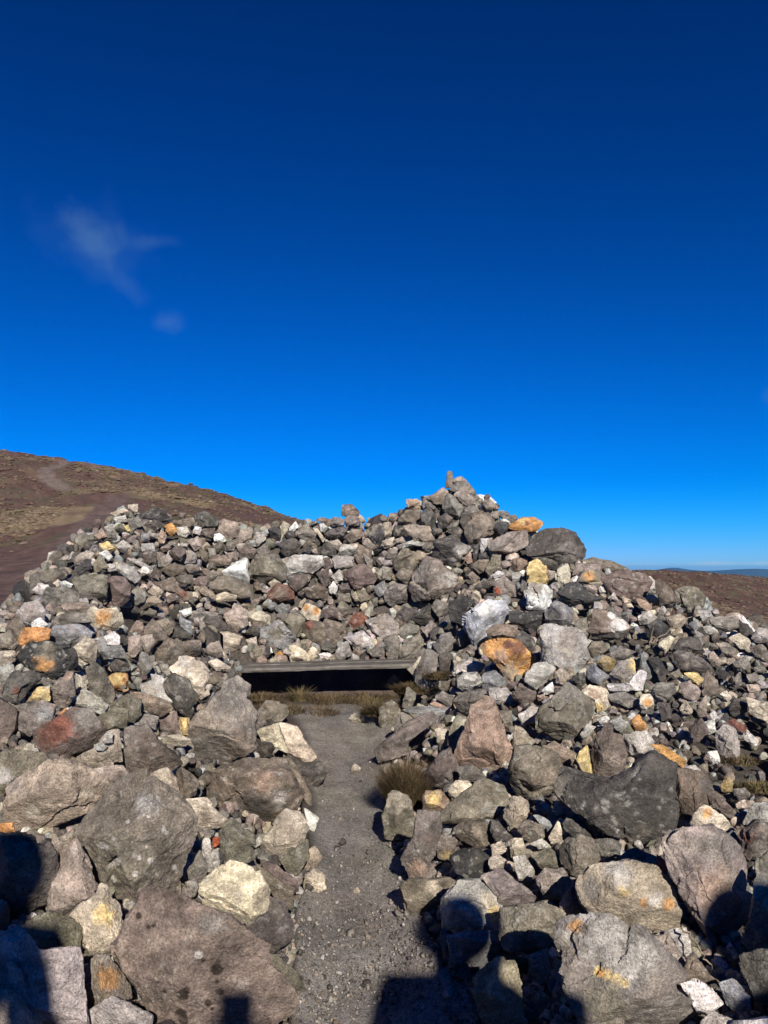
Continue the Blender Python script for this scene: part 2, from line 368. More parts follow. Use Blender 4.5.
# outlines of the stones: "@x0 y0 scale" starts a tile, then "<colour> x,y x,y ... | label ~ patch colour,x,y,radius; ..."
STONES = """
@0 0 1
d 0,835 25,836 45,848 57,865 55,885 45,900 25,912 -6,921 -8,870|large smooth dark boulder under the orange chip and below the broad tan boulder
i 52,844 75,841 88,865 96,881 93,897 64,914 47,910 48,873|pinkish grey stone between the smooth dark boulder and the big lichened boulder
v 77,835 90,812 107,790 128,775 150,780 167,792 187,804 193,822 188,850 177,884 150,895 128,902 115,897 93,875 78,855|big olive boulder crusted with pale lichen, below the maroon wedge~ l,146,805,13; v,120,850,30; i,186,840,12; l,104,845,4; l,116,862,4; l,150,860,3; l,135,872,3; l,115,839,1.8; l,146,846,1.3; l,96,865,1.6; l,115,880,2.0; l,166,833,2.2; l,108,847,2.6; l,139,857,2.3; l,100,858,2.1; l,121,793,2.6; l,135,855,2.6; l,156,873,1.8; l,163,830,2.7; l,170,799,1.4; l,113,877,1.9; l,148,817,2.0; l,128,822,2.1; l,145,871,2.3; l,174,867,2.8; l,152,805,2.6; l,177,871,2.1; l,156,809,2.5; l,144,816,1.3; l,168,879,1.3; l,163,827,1.4; l,120,859,2.6; l,99,845,1.3
m 36,731 73,709 91,709 103,729 99,742 65,758 47,757 38,744|oval maroon boulder with a bright red stain ~ e,60,728,12; r,60,728,18; r,48,737,11; g,85,715,14
t 78,758 94,749 104,734 118,731 121,760 99,768 86,766|notched tan stone with a white chip lying on it
+w 94,745 99,743 107,746 104,751 96,749|tiny bright white chip lying on the notched tan stone
+l 103,736 113,732 113,743 103,743|pale grey pebble lying on the notched tan stone
m 125,729 146,725 180,762 167,770 141,778 122,770|dark maroon wedge of rock above the big lichened boulder
i 91,770 120,766 130,778 109,788 104,786
b 200,781 240,760 283,760 301,792 294,806 269,822 240,813 212,799|long brown boulder overhanging a dark gap beside the path ~ a,262,782,12; l,277,795,8; d,255,808,16
g 216,692 233,681 256,710 256,742 233,756 198,765 187,760 194,724|large grey boulder with a pale face, just below the plank's left end ~ t,203,722,17; b,240,745,18
p 201,888 230,863 251,870 269,891 265,909 244,925 219,920 205,905|rough cream block beside the path, above the pitted brown boulder
p 280,724 297,728 315,756 308,763 287,752|pale slab leaning at the path's edge below the bench
p 258,731 278,724 287,752 265,744
b 258,866 283,884 294,888 290,909 280,905
g 376,749 400,728 429,713 436,720 408,742 408,756 383,760
v 383,816 390,792 408,799 418,827 408,841 386,838|olive path-side stone below the dry brown tuft
a 457,760 474,705 481,698 493,702 512,752 500,774 478,764|salmon triangular slab standing point up
g 484,876 503,870 522,886 544,902 534,909 503,905 489,886
l 443,900 460,883 479,881 496,895 501,919 498,933 479,930 443,929|round pale boulder with a yellow stain, half in a person's shadow ~ y,494,915,9; p,488,900,8
u 449,936 479,931 496,933 501,945 491,960 469,969 449,965|blue grey stone under the round pale boulder, half in shadow
t 472,974 496,960 515,962 522,1003 530,1035 496,1035 479,1003|tall tan stone at the bottom edge beside the gravel path
v 501,907 544,902 563,909 553,943 532,953 503,945|flat olive brown slab beside the round pale boulder
g 560,919 614,918 633,930 649,949 668,976 666,989 679,1000 695,1016 690,1035 587,1035 568,984 571,968|great tan grey block with rust and yellow stains on its upper face ~ l,600,935,30; l,630,960,24; o,576,927,9; b,584,929,5; y,600,972,5.5; y,608,975,6; y,616,979,6; y,624,983,5; o,601,973,4; v,605,1008,26
t 582,884 592,867 625,861 649,870 671,884 679,911 674,930 644,935 595,919 584,903|large lichened boulder with ochre spots, above the great stained block ~ y,626,888,8; o,644,903,5; l,620,875,14; o,668,905,6; g,592,890,12; l,655,900,9
g 620,859 633,848 657,857 666,870 649,870
+e 657,855 667,863 667,874 660,870|small orange red chip wedged against the pinkish brown slab
i 666,840 682,828 712,827 733,843 750,862 752,905 747,932 728,943 709,932 690,908 668,878|huge pinkish brown slab with a head-shaped shadow on its lower end ~ g,720,850,24; a,715,890,22
i 649,938 666,932 687,965 666,972 649,962
l 668,932 685,928 691,954 682,957
w 682,984 695,980 712,989 722,1003 706,1014 698,1012|white stone beside the great stained block, half in shadow
u 720,984 733,980 750,995 750,1011 728,1011
l 701,1022 714,1012 733,1020 733,1034 701,1034
g 743,940 753,916 755,885 770,865 795,900 790,955 757,955|rough grey boulder cut by the frame beside the pinkish brown slab
d 740,955 760,950 795,950 795,1010 755,1000
d 561,779 574,766 614,781 649,754 674,765 676,803 672,830 660,850 628,844 595,822 568,800|large dark boulder with a notch, carrying small stones on its top
m 592,735 605,726 622,735 626,754 618,779 595,779 591,757|upright maroon stone standing on the large dark boulder ~ i,616,765,9
+y 575,756 587,747 592,779 586,777|thin ochre shard leaning against the upright maroon stone
+o 652,745 663,745 685,760 681,767 668,758|long orange sliver lying on top of the large dark boulder
o 632,720 639,715 645,724 647,732 636,731|orange stub of stone above the pale stones on the large dark boulder
l 624,735 647,731 653,741 644,758 628,749
l 609,722 621,716 633,730 625,735
b 676,770 706,776 714,797 695,822 682,825 676,803|brown streaked rock wedged between the large dark boulder and the white capped stone ~ d,705,785,9
p 690,823 706,806 722,816 733,830 722,835 695,827|cream stone with a brown cap above the pinkish brown slab ~ o,707,813,6
u 722,835 733,831 744,846 735,845
l 683,768 695,765 706,778 698,776
m 706,787 722,797 735,811 731,818 712,806
y 720,787 725,777 733,781 732,791 722,792|small ochre yellow stone beside the mossy ground
l 716,732 725,726 736,730 739,754 731,761 718,751
w 708,753 717,751 720,762 713,764
w 705,722 712,720 716,732 709,734
r 728,722 735,719 747,728 744,733|small brick red stone above the mossy ground
w 747,730 758,742 752,746 744,739|small white triangular chip beside the brick red stone
m 690,727 701,719 708,730 704,743 693,741
m 739,833 755,820 770,824 774,846 755,860 744,852|grey stone with a dark red stain at the frame's edge ~ g,762,850,10; r,748,838,6
l 744,824 755,804 768,803 778,822 760,822
g 755,863 770,852 785,873 760,885
g 733,789 744,788 750,795 739,800
p 736,803 744,800 747,808 739,811
p 747,698 768,704 775,724 750,712
g 440,935 446,928 450,965 444,960
@0 883 6
v 130,260 280,180 390,185 480,270 485,410 320,440 240,430 170,340|olive stone above the pale grey slab in the shaded corner
l -60,420 30,330 90,270 230,440 480,415 515,870 -60,900|pale grey slab in the bottom corner, mostly in shadow 
p 600,10 640,30 720,130 740,380 560,430 490,340 470,250 420,220 500,130 580,70|pale angular stone with a yellow stain beside the pitted brown boulder ~ y,620,190,70
t 520,460 640,440 720,520 768,600 780,680 660,690 530,800 520,640|orange tinted tan stone wedged against the pitted brown boulder ~ o,650,570,70
l 540,780 680,690 768,720 900,800 900,900 530,900
@128 883 6
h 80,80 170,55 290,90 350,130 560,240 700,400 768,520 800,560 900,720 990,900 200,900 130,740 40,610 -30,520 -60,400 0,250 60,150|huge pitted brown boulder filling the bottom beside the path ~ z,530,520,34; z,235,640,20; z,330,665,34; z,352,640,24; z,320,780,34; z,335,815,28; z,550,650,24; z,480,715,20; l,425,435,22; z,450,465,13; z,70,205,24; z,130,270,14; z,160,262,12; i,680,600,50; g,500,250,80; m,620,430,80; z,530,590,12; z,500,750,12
l 570,235 640,225 720,330 700,370 600,290
g 345,0 400,-30 425,20 400,80 370,90
@0 742 6
v -30,60 100,50 230,60 275,110 260,160 60,230 -30,390|mossy green grey boulder at the frame's edge beside the broad tan boulder ~ l,30,200,50
t 40,270 190,180 320,110 400,110 520,180 630,270 560,410 400,460 220,555 100,555 70,430|broad tan boulder overhanging a dark gap, next to the lichened boulder ~ i,80,270,50; p,190,425,40; p,520,310,40
o -20,485 70,485 95,575 -20,560|small orange chip at the frame's edge above the smooth dark boulder
t 310,640 360,600 460,595 460,660 330,660
t 355,575 440,530 450,590 370,595
@128 742 6
t 90,215 230,160 290,220 310,330 220,310|cream tan stone perched between the maroon wedge and the lichened boulder ~ p,210,200,50
b 290,140 360,180 420,250 400,310 320,345 290,240
p 330,350 470,340 520,400 590,470 550,510 400,520 385,430|pale cracked stone under the tip of the long brown boulder ~ t,460,460,50
v 550,500 620,470 740,560 760,700 600,760 560,640
l 430,600 500,580 500,680 460,710
l 470,700 540,640 550,760 480,780
+e 510,580 550,570 540,620 510,630|tiny red chip in the gap below the pale cracked stone
g 360,770 430,660 470,780 440,846 380,860
b 0,900 60,870 170,930 60,940
@256 742 6
p 30,600 130,450 180,410 270,430 305,520 260,610 140,690 40,700|smooth cream boulder beside the path, below the long brown boulder
w 290,400 375,450 350,540 315,555|small white stone at the path's edge beside the smooth cream boulder
v 150,710 260,630 315,590 310,700 250,790 200,810
t 300,660 350,630 395,690 350,760 290,770
d -30,0 90,0 110,40 80,80 0,90
d 240,130 370,120 420,190 340,290 270,260|dark stone at the path's edge under the pale leaning slab
b 170,90 240,140 330,310 320,390 260,290
m 40,720 130,740 230,830 250,900 150,900 60,850
p 290,800 350,765 410,810 420,880 360,910 290,880|pale round stone half sunk at the edge of the gravel path
p 568,185 575,150 600,132 628,160 615,190|cream pebble lying alone in the middle of the path
@256 883 6
p 583,62 590,32 612,28 626,46 612,66|white pebble lying on the path near the pale round sunk stone
d -120,340 0,230 100,100 150,130 220,330 100,400 -80,410|dark grey slab between the rough cream block and the gravel path
v -40,430 130,430 270,560 280,640 180,690 110,680 20,560|olive rounded stone at the path edge against the pitted brown boulder
@384 742 6
g 200,430 330,430 340,520 300,680 270,720 330,800 330,870 130,870 110,700 180,560|large grey pink boulder forming the path's edge below the dry tuft ~ a,200,760,60; m,270,590,40; u,300,850,40
m 260,170 330,80 400,40 440,150 420,260 360,280 260,250|maroon pointed stone beside the salmon triangular slab
p 385,280 430,230 500,235 540,290 480,345 400,350|pale greenish stone under the maroon pointed stone
a 230,340 250,295 340,290 385,340 380,400 310,420 235,400|small orange pink stone beside the dry brown tuft ~ y,300,350,50
v 340,430 420,350 560,250 620,235 740,280 720,370 640,460 500,485 370,470|long olive rock below the salmon triangular slab
g 440,150 530,140 610,210 600,240 480,240
b 430,510 480,480 630,485 650,590 610,630 540,640 440,570|flat brown stone just below the long olive rock ~ t,560,550,40
i 320,590 370,545 440,590 430,640 380,710 320,690|pinkish knob of stone beside the charcoal stone ~ y,370,680,35
k 400,690 470,640 570,640 630,690 600,780 550,830 450,790|smooth charcoal stone above the round pale boulder
d 640,470 690,490 768,570 680,600 640,540
p 640,620 700,595 740,650 650,690
i 630,700 690,675 735,720 720,775 640,770
@384 883 6
v 100,20 150,-20 380,-30 420,10 350,90 200,200 150,160|mossy flat rock at the path's edge beside the round pale boulder ~ p,300,40,50; v,250,90,50
@512 742 6
v -10,150 30,50 130,30 270,60 290,180 270,290 120,345 40,320 -10,250|round brown olive boulder beside the notch of the large dark boulder ~ t,200,200,60; b,150,250,40
b 190,30 260,0 380,70 340,150 280,120
t 0,330 40,330 105,380 90,450 0,540 -50,450
i 40,530 90,470 180,500 200,570 110,600
l 110,610 180,580 240,640 170,640
l 140,390 200,370 240,400 220,440 150,420
l 250,390 270,365 310,430 260,440
u 130,440 250,480 230,540 200,530
p 220,570 280,480 300,580 250,610|small bone-shaped cream stone under the round brown olive boulder
v 290,640 380,560 490,600 520,700 430,810 370,800 300,720|olive brown stone under the large dark boulder
d 310,520 350,440 420,480 490,560 480,600 380,580
g 490,590 600,580 655,620 640,690 540,690 520,650
l 10,690 80,685 130,780 110,840 40,830
v 120,650 220,640 270,670 310,740 250,790 170,740
i 150,830 200,760 300,770 350,830 330,960 210,950
p -10,580 60,590 80,640 70,690 -10,690
@512 883 6
g 100,440 210,390 230,540 180,600 110,540
i 290,120 370,0 420,60 410,200 300,170
@640 883 6
b 290,450 330,440 420,560 470,590 400,600 260,580
@0 601 6
l 120,50 190,0 270,60 270,110 180,145 130,110|lilac grey boulder on the crest with a small white stone at its foot ~ i,180,60,60
w 190,130 240,100 285,140 260,160 195,155|small white stone at the foot of the lilac grey boulder
b 40,160 100,90 145,150 110,230 60,200
o 110,240 150,160 300,165 290,230 170,275 120,270|ochre tan block below the small white stone on the crest
g 320,110 380,70 520,80 545,130 500,150 340,150
t 350,50 400,5 520,5 550,45 500,80 390,70|flat pale tan slab on the crest beside the orange cream stone
p 530,80 580,40 680,50 735,130 680,155 560,175|orange cream stone on the crest of the near wall ~ o,620,100,55
u 290,230 350,150 470,140 560,190 540,230 430,290 300,260|rounded blue grey boulder above the dark rock with an orange patch
k 110,340 190,260 300,250 430,290 455,380 400,430 270,465 210,420 130,370|dark hollow rock with a round orange patch ~ o,265,370,55; v,280,300,60
p 430,300 530,210 580,230 570,350 480,390 450,340|pale upright stone with a brown side, next to the dark rock with an orange patch ~ b,545,290,50
w 620,220 680,185 720,215 710,270 640,265
u 580,240 620,220 650,270 720,270 750,340 600,350
d 20,560 60,430 200,420 240,470 180,530 120,600 30,610|rough dark grey rock flecked with red below the dark rock with an orange patch ~ r,100,540,22
p -10,310 80,300 90,360 -10,390
l -10,400 80,380 70,440 20,500 -10,500
t -10,200 60,180 110,260 80,290 -10,280
y 160,605 230,520 300,515 300,600|pale yellow stone above the red stained boulder
i 290,560 400,430 450,440 450,560 420,640 330,620|knobbly pinkish brown stone above the red stained boulder ~ a,400,450,30
p 450,440 520,470 520,540 460,550
g 180,520 230,470 330,480 270,515
o 640,470 700,430 770,440 770,530 740,545 680,530|bright golden orange stone on the near wall ~ y,700,460,50; r,745,470,12; p,740,520,20
v 520,420 570,370 640,440 685,560 660,620 560,560|dark olive upright stone leaning beside the golden orange stone
d 660,380 700,350 770,370 770,420 680,425
l 460,620 480,540 560,560 650,630 620,690 520,650
g 10,700 60,640 250,600 340,640 300,730 180,800 40,740|rough grey boulder just above the red stained boulder ~ u,270,680,50
o 350,680 390,645 425,670 400,705
v 600,690 680,640 768,650 750,760 640,780
w 610,800 670,780 715,800 710,850 620,850
v 640,640 768,560 880,640 800,680
@128 601 6
i 0,220 70,205 75,290 40,330 0,340
i 75,210 140,205 165,260 120,320 75,290
m 90,190 150,110 230,190 240,230 160,250 90,200
b 140,330 240,225 300,270 340,330 280,390 210,380 150,370
b 310,270 350,240 440,235 440,330 370,340
b 10,180 50,120 90,130 95,200 20,210
g 60,380 80,310 140,330 150,390 90,450
t 170,110 240,110 270,160 240,205
d 250,215 280,160 380,200 370,230
u 310,90 380,130 385,200 310,150
d 440,130 470,90 540,90 600,180 440,170
g 350,80 400,60 540,70 540,100 380,110
w 310,60 380,40 380,80 340,95
i 580,90 640,20 720,60 720,140 650,195 600,160|pinkish tan upright stone on the back wall above the plank's left end
p 440,180 600,190 680,220 660,300 560,290 450,220|long cream stone above the plank's left end ~ i,560,240,50
i 460,300 540,240 570,330 500,345
p 480,370 530,345 610,400 530,420
p 260,410 350,335 430,370 490,440 440,560 410,570 370,480 300,440|big cream split rock with the dark oval stone lying against it ~ l,330,370,40
+d 220,500 280,440 370,480 415,600 370,700 290,640 230,540|dark oval stone lying against the big cream split rock
l 80,520 150,480 220,540 280,600 230,620 90,550
l 140,440 200,450 225,490 215,530 150,480
l 190,380 240,380 255,440 220,450
t 0,560 100,550 210,590 260,640 180,690 90,660
v -10,600 80,590 80,680 20,740 -10,740
b 180,740 290,665 310,790 230,800
g 60,740 100,680 180,690 160,770
y 310,700 370,710 370,800 300,810
p 430,580 480,530 490,560 440,590
g 600,490 660,450 735,505 730,570 600,530
p 730,130 720,70 800,60 850,90 850,140 790,155
d 690,200 740,150 790,160 790,210
p 710,230 768,215 780,290 730,280
t 0,-20 150,-30 200,5 90,50
v 80,80 130,45 170,60 150,90
d 440,330 480,350 480,400 440,390
b 450,440 530,450 560,500 480,500
p 210,815 300,800 370,830 340,870 230,870
v 480,480 590,450 600,520 500,530
@256 601 6
u 30,170 110,125 160,130 235,230 200,290 50,290 20,230|blue green grey block just above the middle of the plank ~ v,120,200,50
u 110,40 160,15 205,40 170,95
v 170,120 230,70 290,110 260,210 230,220
p 270,70 300,20 385,60 370,125 310,110|orange cream stone in the back wall above the plank ~ o,360,60,25; o,300,40,20
b 270,150 330,120 400,130 420,230 380,290 330,280 290,220|reddish brown stone in the back wall above the plank's middle ~ r,320,145,30
b 400,160 420,110 500,130 545,170 540,220 480,270 430,240
m 390,70 440,40 530,110 430,115
v 480,60 510,0 580,60 540,100
r 555,140 580,80 640,65 665,110 650,150 590,175|brick red stone in the back wall above the white lumpy stone
l 480,310 510,250 550,245 575,320 550,340 490,340
w 530,220 640,180 695,230 680,295 620,300 570,250|white lumpy stone on the back of the plank under the brick red stone ~ i,620,240,40
l 665,120 768,80 800,90 860,150 840,240 760,230 690,180|large lilac grey stone in the back wall above the plank's far end ~ i,760,130,50
p 195,270 240,265 310,320 290,360 220,365|pale cream stone resting on the back of the plank
p 310,300 340,275 375,310 340,360 310,340
w 50,290 90,280 100,310 60,320
p 75,360 110,335 145,350 140,380 80,380
w 380,320 430,310 465,330 455,350 385,340
d 390,290 430,240 480,280 460,310
t 580,310 600,285 645,310 620,340
g 680,300 730,270 768,290 768,340 700,340
p 560,700 580,675 650,670 640,730 610,740|small cream stone lying alone at the head of the path
v 0,680 60,600 190,620 190,680 130,730 30,720|olive brown stone under the plank's left end
o 120,320 145,300 165,320 150,340
@384 601 6
g 80,190 130,140 210,150 200,190 130,230
d 75,80 120,35 200,60 140,130 90,130
d 170,100 270,20 320,90 310,120 220,140
g 290,30 310,-10 385,20 380,90 320,90
g 95,280 130,230 210,200 245,270 180,345 100,340
i 230,170 280,120 325,150 310,210 260,220
g 0,230 60,200 90,250 85,340 20,350
g 300,270 340,210 400,190 410,290 340,320
i 415,330 440,330 480,370 420,415
g 205,390 250,300 330,320 300,440 320,480 250,540 190,480|tall grey stone standing at the plank's right end
d 330,330 410,310 400,420 340,430
q 485,90 620,0 720,0 750,50 740,110 640,170 600,230 560,280 500,210 480,150|blue white split rock with a dark crack, above the orange rock ~ u,640,100,50; u,510,190,24; w,600,40,60; u,560,250,30
+b 620,180 680,140 800,150 800,230 680,235 630,220
o 590,250 740,230 800,240 900,330 880,420 780,480 750,500 720,400 650,330|large orange rock with a red brown top, below the blue white split rock ~ r,800,280,50; r,740,260,30; p,750,430,60; a,700,330,40
l 440,400 520,350 600,380 590,420 480,430
l 445,470 480,430 560,430 590,490 540,530 450,540
u 590,440 660,420 740,500 640,550 590,520
g 420,600 470,540 600,530 620,590 520,660 460,670
g 310,580 350,540 420,580 390,640
u 125,660 250,630 390,650 350,720 270,760 210,680|long blue grey stone bridging a dark gap beside the path head
a 280,620 310,605 400,650 380,670
p 310,770 380,765 380,860 320,860
v 400,760 440,690 490,690 450,860 390,860
l 630,520 740,520 768,600 700,620 650,590
g 110,640 140,520 190,560 170,640
v 690,660 768,660 768,780 720,740
g 20,480 60,440 100,460 90,500 30,510
b 330,480 390,480 380,540 330,530
g 60,740 120,670 180,720 250,770 160,820 80,800
v -30,650 40,600 100,655 70,740 -20,775|mossy stone at the head of the path below the plank's right end
k 385,30 470,-30 540,0 490,70 480,140 400,120
i 330,100 370,90 385,110 340,135
@512 601 6
l 180,190 200,150 370,170 410,210 460,350 460,420 370,430 290,390 230,370 190,350|large blocky pale grey rock below the dark bluish stone ~ i,330,220,60
u 200,60 260,0 330,30 360,100 330,160 220,140|dark bluish stone above the large blocky pale grey rock ~ d,250,80,50
i 360,120 450,100 470,180 440,230 400,190
k -10,60 190,60 190,140 130,180 -10,120
d 10,230 60,180 130,230 140,280 80,280
l 80,480 130,380 210,370 260,410 210,480 160,530
m 0,560 50,500 140,540 140,590 60,640 10,600
l 40,680 120,640 170,630 150,720 60,750
v 145,700 170,640 250,590 330,500 400,550 490,620 490,690 400,800 330,846 220,800 160,760|big olive lichened boulder with a peaked top, above the round brown olive boulder ~ g,350,560,50; v,280,720,80
p 420,550 480,505 570,530 590,620 520,690 490,600|pink and orange tinted pale stone beside the peaked olive boulder ~ a,500,560,40; y,520,640,30
b 460,180 500,60 560,50 640,110 710,160 660,200 500,195|half brown half white stone on the cairn's slope ~ w,640,150,55; w,600,80,25
v 440,320 480,240 540,240 570,290 500,340
y 520,370 560,330 620,360 590,420 540,400|small round yellow stone on the cairn's slope
g 585,320 650,270 740,310 680,350 620,360
g 590,440 640,370 720,340 768,340 730,460 660,480|grey stone with an ochre yellow end ~ y,740,390,45
w 580,500 700,490 768,420 800,450 780,540 700,540 620,540|branched white stone beneath the grey stone with an ochre end
u 445,430 490,380 580,450 540,500 460,470
d 360,450 430,430 440,490 390,510
t 250,440 290,400 340,440 320,500 260,490
w 180,540 240,490 250,550 200,560
g 580,560 680,550 768,600 700,640 600,600
v 590,700 680,690 730,780 650,800
w 510,710 560,690 590,710 540,740
t 0,860 20,750 60,770 130,840 80,890 0,880
l 410,800 450,740 500,750 430,846
d 520,210 620,190 700,190 640,230 540,230
a 150,570 190,560 200,590 160,600
@640 601 6
d 190,330 240,295 370,340 440,420 400,440 330,430 230,400|long dark brown rock on the gravelly slope
b 370,540 400,420 460,470 470,540 420,570 380,560
k 40,150 110,110 180,180 140,220 50,210|black stone among pale ones near the thin twigs
w -10,90 50,60 100,100 60,130 -10,140
p 110,250 180,210 205,230 160,300 110,270
p 155,100 240,80 280,110 240,160 190,170
l 350,60 420,50 440,100 380,120
g 420,120 470,95 600,120 600,160 520,180 440,150|long grey stone near the far end of the ridge
w 590,85 620,90 690,180 670,190 610,120|curved thin white stone at the ridge's low end
d 600,130 650,150 690,200 650,220 600,180
l 670,220 720,160 768,160 775,240 710,250
p 540,220 600,195 660,240 660,290 600,280
i 460,250 520,250 590,300 570,330 490,300
t 405,320 440,305 490,360 470,390 420,360
k 455,420 490,395 525,440 510,475 470,460
y 270,430 340,430 380,470 350,500 290,460
i 240,490 300,480 360,540 340,600 270,580
t 330,640 400,570 400,680 360,700
g 70,520 100,490 190,490 210,550 150,600 90,580
p 240,640 270,600 320,650 310,680 260,680
p 0,570 60,560 80,620 40,650 0,640|pale stone with a small orange stain ~ o,45,610,25
d 110,610 180,620 190,700 130,720
u 0,320 60,350 100,410 60,470 0,470
k 50,350 110,340 170,440 150,490 110,460
p 480,560 520,540 550,580 520,600
d 530,640 560,590 640,600 640,660 560,690
w 420,680 450,665 470,700 440,720
g 660,280 740,260 775,320 775,360 690,320
d 210,290 250,220 340,230 380,310 330,320
t 640,500 700,500 720,540 660,550
l 700,490 730,470 775,520 730,525
l 330,180 360,190 370,250 340,230
l 380,150 450,160 470,200 400,200
g 560,370 640,330 660,400 580,420
g 640,440 700,430 720,480 650,490
i 520,350 560,340 590,380 530,390
l 640,330 680,340 640,370
v 170,440 230,410 250,450 200,470
l 160,370 190,370 210,410 170,420
g 560,460 600,430 610,500 560,520
g 680,400 740,390 760,430 700,430
p 600,340 635,335 640,365 610,370
@0 460 6
l 195,780 230,740 290,745 300,790 240,830|whitish rough stone at the end of the crest beside the red trail
d 240,710 280,660 340,650 400,680 380,710 290,750|dark greenish stone on the crest beside the red trail ~ v,300,690,50
g 260,846 300,770 400,760 470,800 470,870 260,870
v 440,720 520,690 640,700 630,840 480,800
m 630,760 660,700 750,700 790,760 770,840 720,880 640,850|big maroon grey boulder under the long pale stone on the near wall
w 350,735 390,725 435,745 420,765 370,755
i 440,600 500,545 560,560 540,600 450,625
k 455,650 520,595 550,610 545,650 480,690|black stone on the crest beside the red trail
l 680,630 720,610 800,640 840,710 810,735 740,690|long pale grey stone slanting on the near wall
y 600,500 650,490 690,540 640,560
w 600,560 640,540 675,580 650,605
a 570,450 620,425 640,460 590,475
p 665,320 740,290 768,310 700,335
l 680,350 750,330 768,370 700,375
l 625,405 660,385 685,420 650,440
l 640,630 690,620 700,660 650,670
v 550,640 600,570 650,640 560,680
l 690,520 740,480 790,520 750,545
d 480,810 530,785 560,830 500,840
p 530,685 580,675 590,695 530,700
g 600,430 680,430 700,480 620,490
v 690,400 730,380 760,430 700,430
y 720,410 768,390 780,430 730,435
@128 460 6
k 60,330 150,290 200,295 265,370 180,370 70,360|dark slab on the skyline beside the orange stone
d 100,400 160,360 220,385 160,430
o 220,395 260,380 295,420 260,455 225,430|small orange stone on the far corner of the wall
l 290,410 350,400 370,440 340,465 300,450
b 260,370 380,345 400,380 370,405 270,395
d 390,380 400,330 460,310 540,360 530,395 440,405
t 520,400 580,355 650,380 670,430 620,475 540,430|tan boulder on the crest above the white oval stone
w 510,460 550,440 590,480 560,495 520,485|small white oval stone below the tan boulder on the crest
t 640,490 680,420 750,410 740,460 680,505
v 515,520 550,485 585,520 560,565 520,560
i 190,590 240,565 265,600 230,645 195,630
m 250,560 290,515 345,540 310,600 260,600
l 330,590 360,545 410,560 410,620 340,620
b 460,620 540,570 620,590 610,630 480,635
i 590,560 640,550 660,600 620,610
+w 570,675 725,595 715,750 640,710|bright white triangular stone in the back wall
b 180,740 270,705 310,760 360,800 350,830 290,800 200,780|brown flat rock with a red end in the back wall ~ r,335,805,30
v 490,760 580,700 720,750 730,820 660,830 560,800|dark olive slab below the bright white triangular stone
t 425,770 460,755 530,820 510,835 440,800
p 525,820 570,795 650,815 640,850 540,850
w 60,660 100,640 135,670 90,695
m 130,700 160,640 200,670 200,720
i 340,640 420,625 430,660 370,680
i 470,690 510,660 550,690 490,725
b 200,660 280,620 340,640 330,680 260,700
i 360,490 420,460 440,520 400,545
w 390,440 400,400 440,410 430,450
b 440,420 520,410 510,460 470,465
m 90,560 120,540 170,560 170,620 100,620
m 680,545 720,515 768,540 750,590 700,585
l 715,500 760,480 768,520 730,520
t 120,790 160,750 210,790 180,830
l 0,590 40,590 130,640 100,650 20,610
l 80,500 150,500 160,545 90,550
g 20,540 50,490 75,530 60,560
g 0,350 60,340 90,390 40,410 0,390
v 0,400 40,410 30,445 0,445
p 0,270 60,265 60,310 0,320
m 390,740 420,700 480,700 470,760 420,765
g 0,800 60,760 110,800 100,850 0,870
b 430,530 480,560 470,610 440,590
g 480,530 520,530 530,580 490,590
l 310,500 360,500 350,530 320,525
g 590,510 630,500 640,545 600,545
m 230,820 290,800 300,850 240,860
d 290,700 380,690 390,740 310,760
i 130,440 190,440 180,475 140,475
a 180,460 200,420 230,450 220,490 185,500
u 80,440 120,440 130,480 80,490
g 210,520 260,490 290,500 250,520
@256 460 6
l 0,440 45,430 60,470 10,520 -10,500
k 75,420 110,400 150,420 140,480 90,470
p 145,400 165,370 200,385 185,430 150,470|cream upright sliver on the crest of the back wall
w 190,420 235,370 255,400 220,430|white pointed stone on the crest of the back wall
i 240,430 300,390 360,440 350,485 270,470|pinkish rounded boulder on the crest of the back wall
k 175,440 220,425 245,460 190,470
d 140,550 150,500 230,470 270,510 250,550 180,580
d 275,540 300,515 345,530 320,560
l 155,600 230,570 380,570 400,630 330,680 200,680 160,640|long pale grey slab in the upper back wall ~ g,330,640,50
m 395,600 440,585 460,640 420,660
l 460,590 490,575 580,590 585,640 480,650
d 385,540 430,490 475,520 480,580 400,570
i 440,490 490,475 520,510 490,540
l 500,540 530,505 600,520 580,570 510,570
b 590,560 620,510 690,550 690,630 600,630
m 530,680 640,630 720,710 700,740 590,775 540,730|large maroon block in the back wall beside the small white round stone
l 450,700 500,660 525,720 480,740
w 435,770 465,730 490,765 475,805 440,795|small white round stone in the middle of the back wall
m 375,680 440,650 440,740 410,765
m 185,700 220,685 320,690 300,740 230,785
r 80,790 130,740 190,750 230,830 150,850 70,840|dull red block in the back wall under the olive brown block ~ b,150,800,50
b 285,780 370,740 430,780 430,840 310,820
b 515,330 520,270 570,265 620,320 600,335 540,340|top stone of the small two-stone stack on the skyline
g 530,360 560,330 610,340 625,390 550,405|lower stone of the small two-stone stack on the skyline
d 415,445 450,410 550,400 530,450 520,475 440,465|dark slab under the small two-stone stack
t 530,470 570,420 630,415 640,460 570,500
i 640,500 670,470 720,520 690,545
k 665,430 710,390 768,400 768,470 730,530 690,490|black rough rock on the crest between the two-stone stack and the cairn
w 380,390 405,380 430,405 410,435 385,425
b 365,360 400,345 455,360 450,400 430,400
p 345,410 370,410 410,470 400,490
t 290,500 320,480 350,510 320,520
t 710,680 768,640 790,680 750,720
u 700,770 768,725 790,790 740,820
m 500,750 550,740 570,790 520,800
t 570,810 600,800 625,846 590,846
p 75,740 110,715 150,740 90,760
g 450,380 500,345 530,360 520,400 460,400
g 0,540 60,500 90,560 20,590
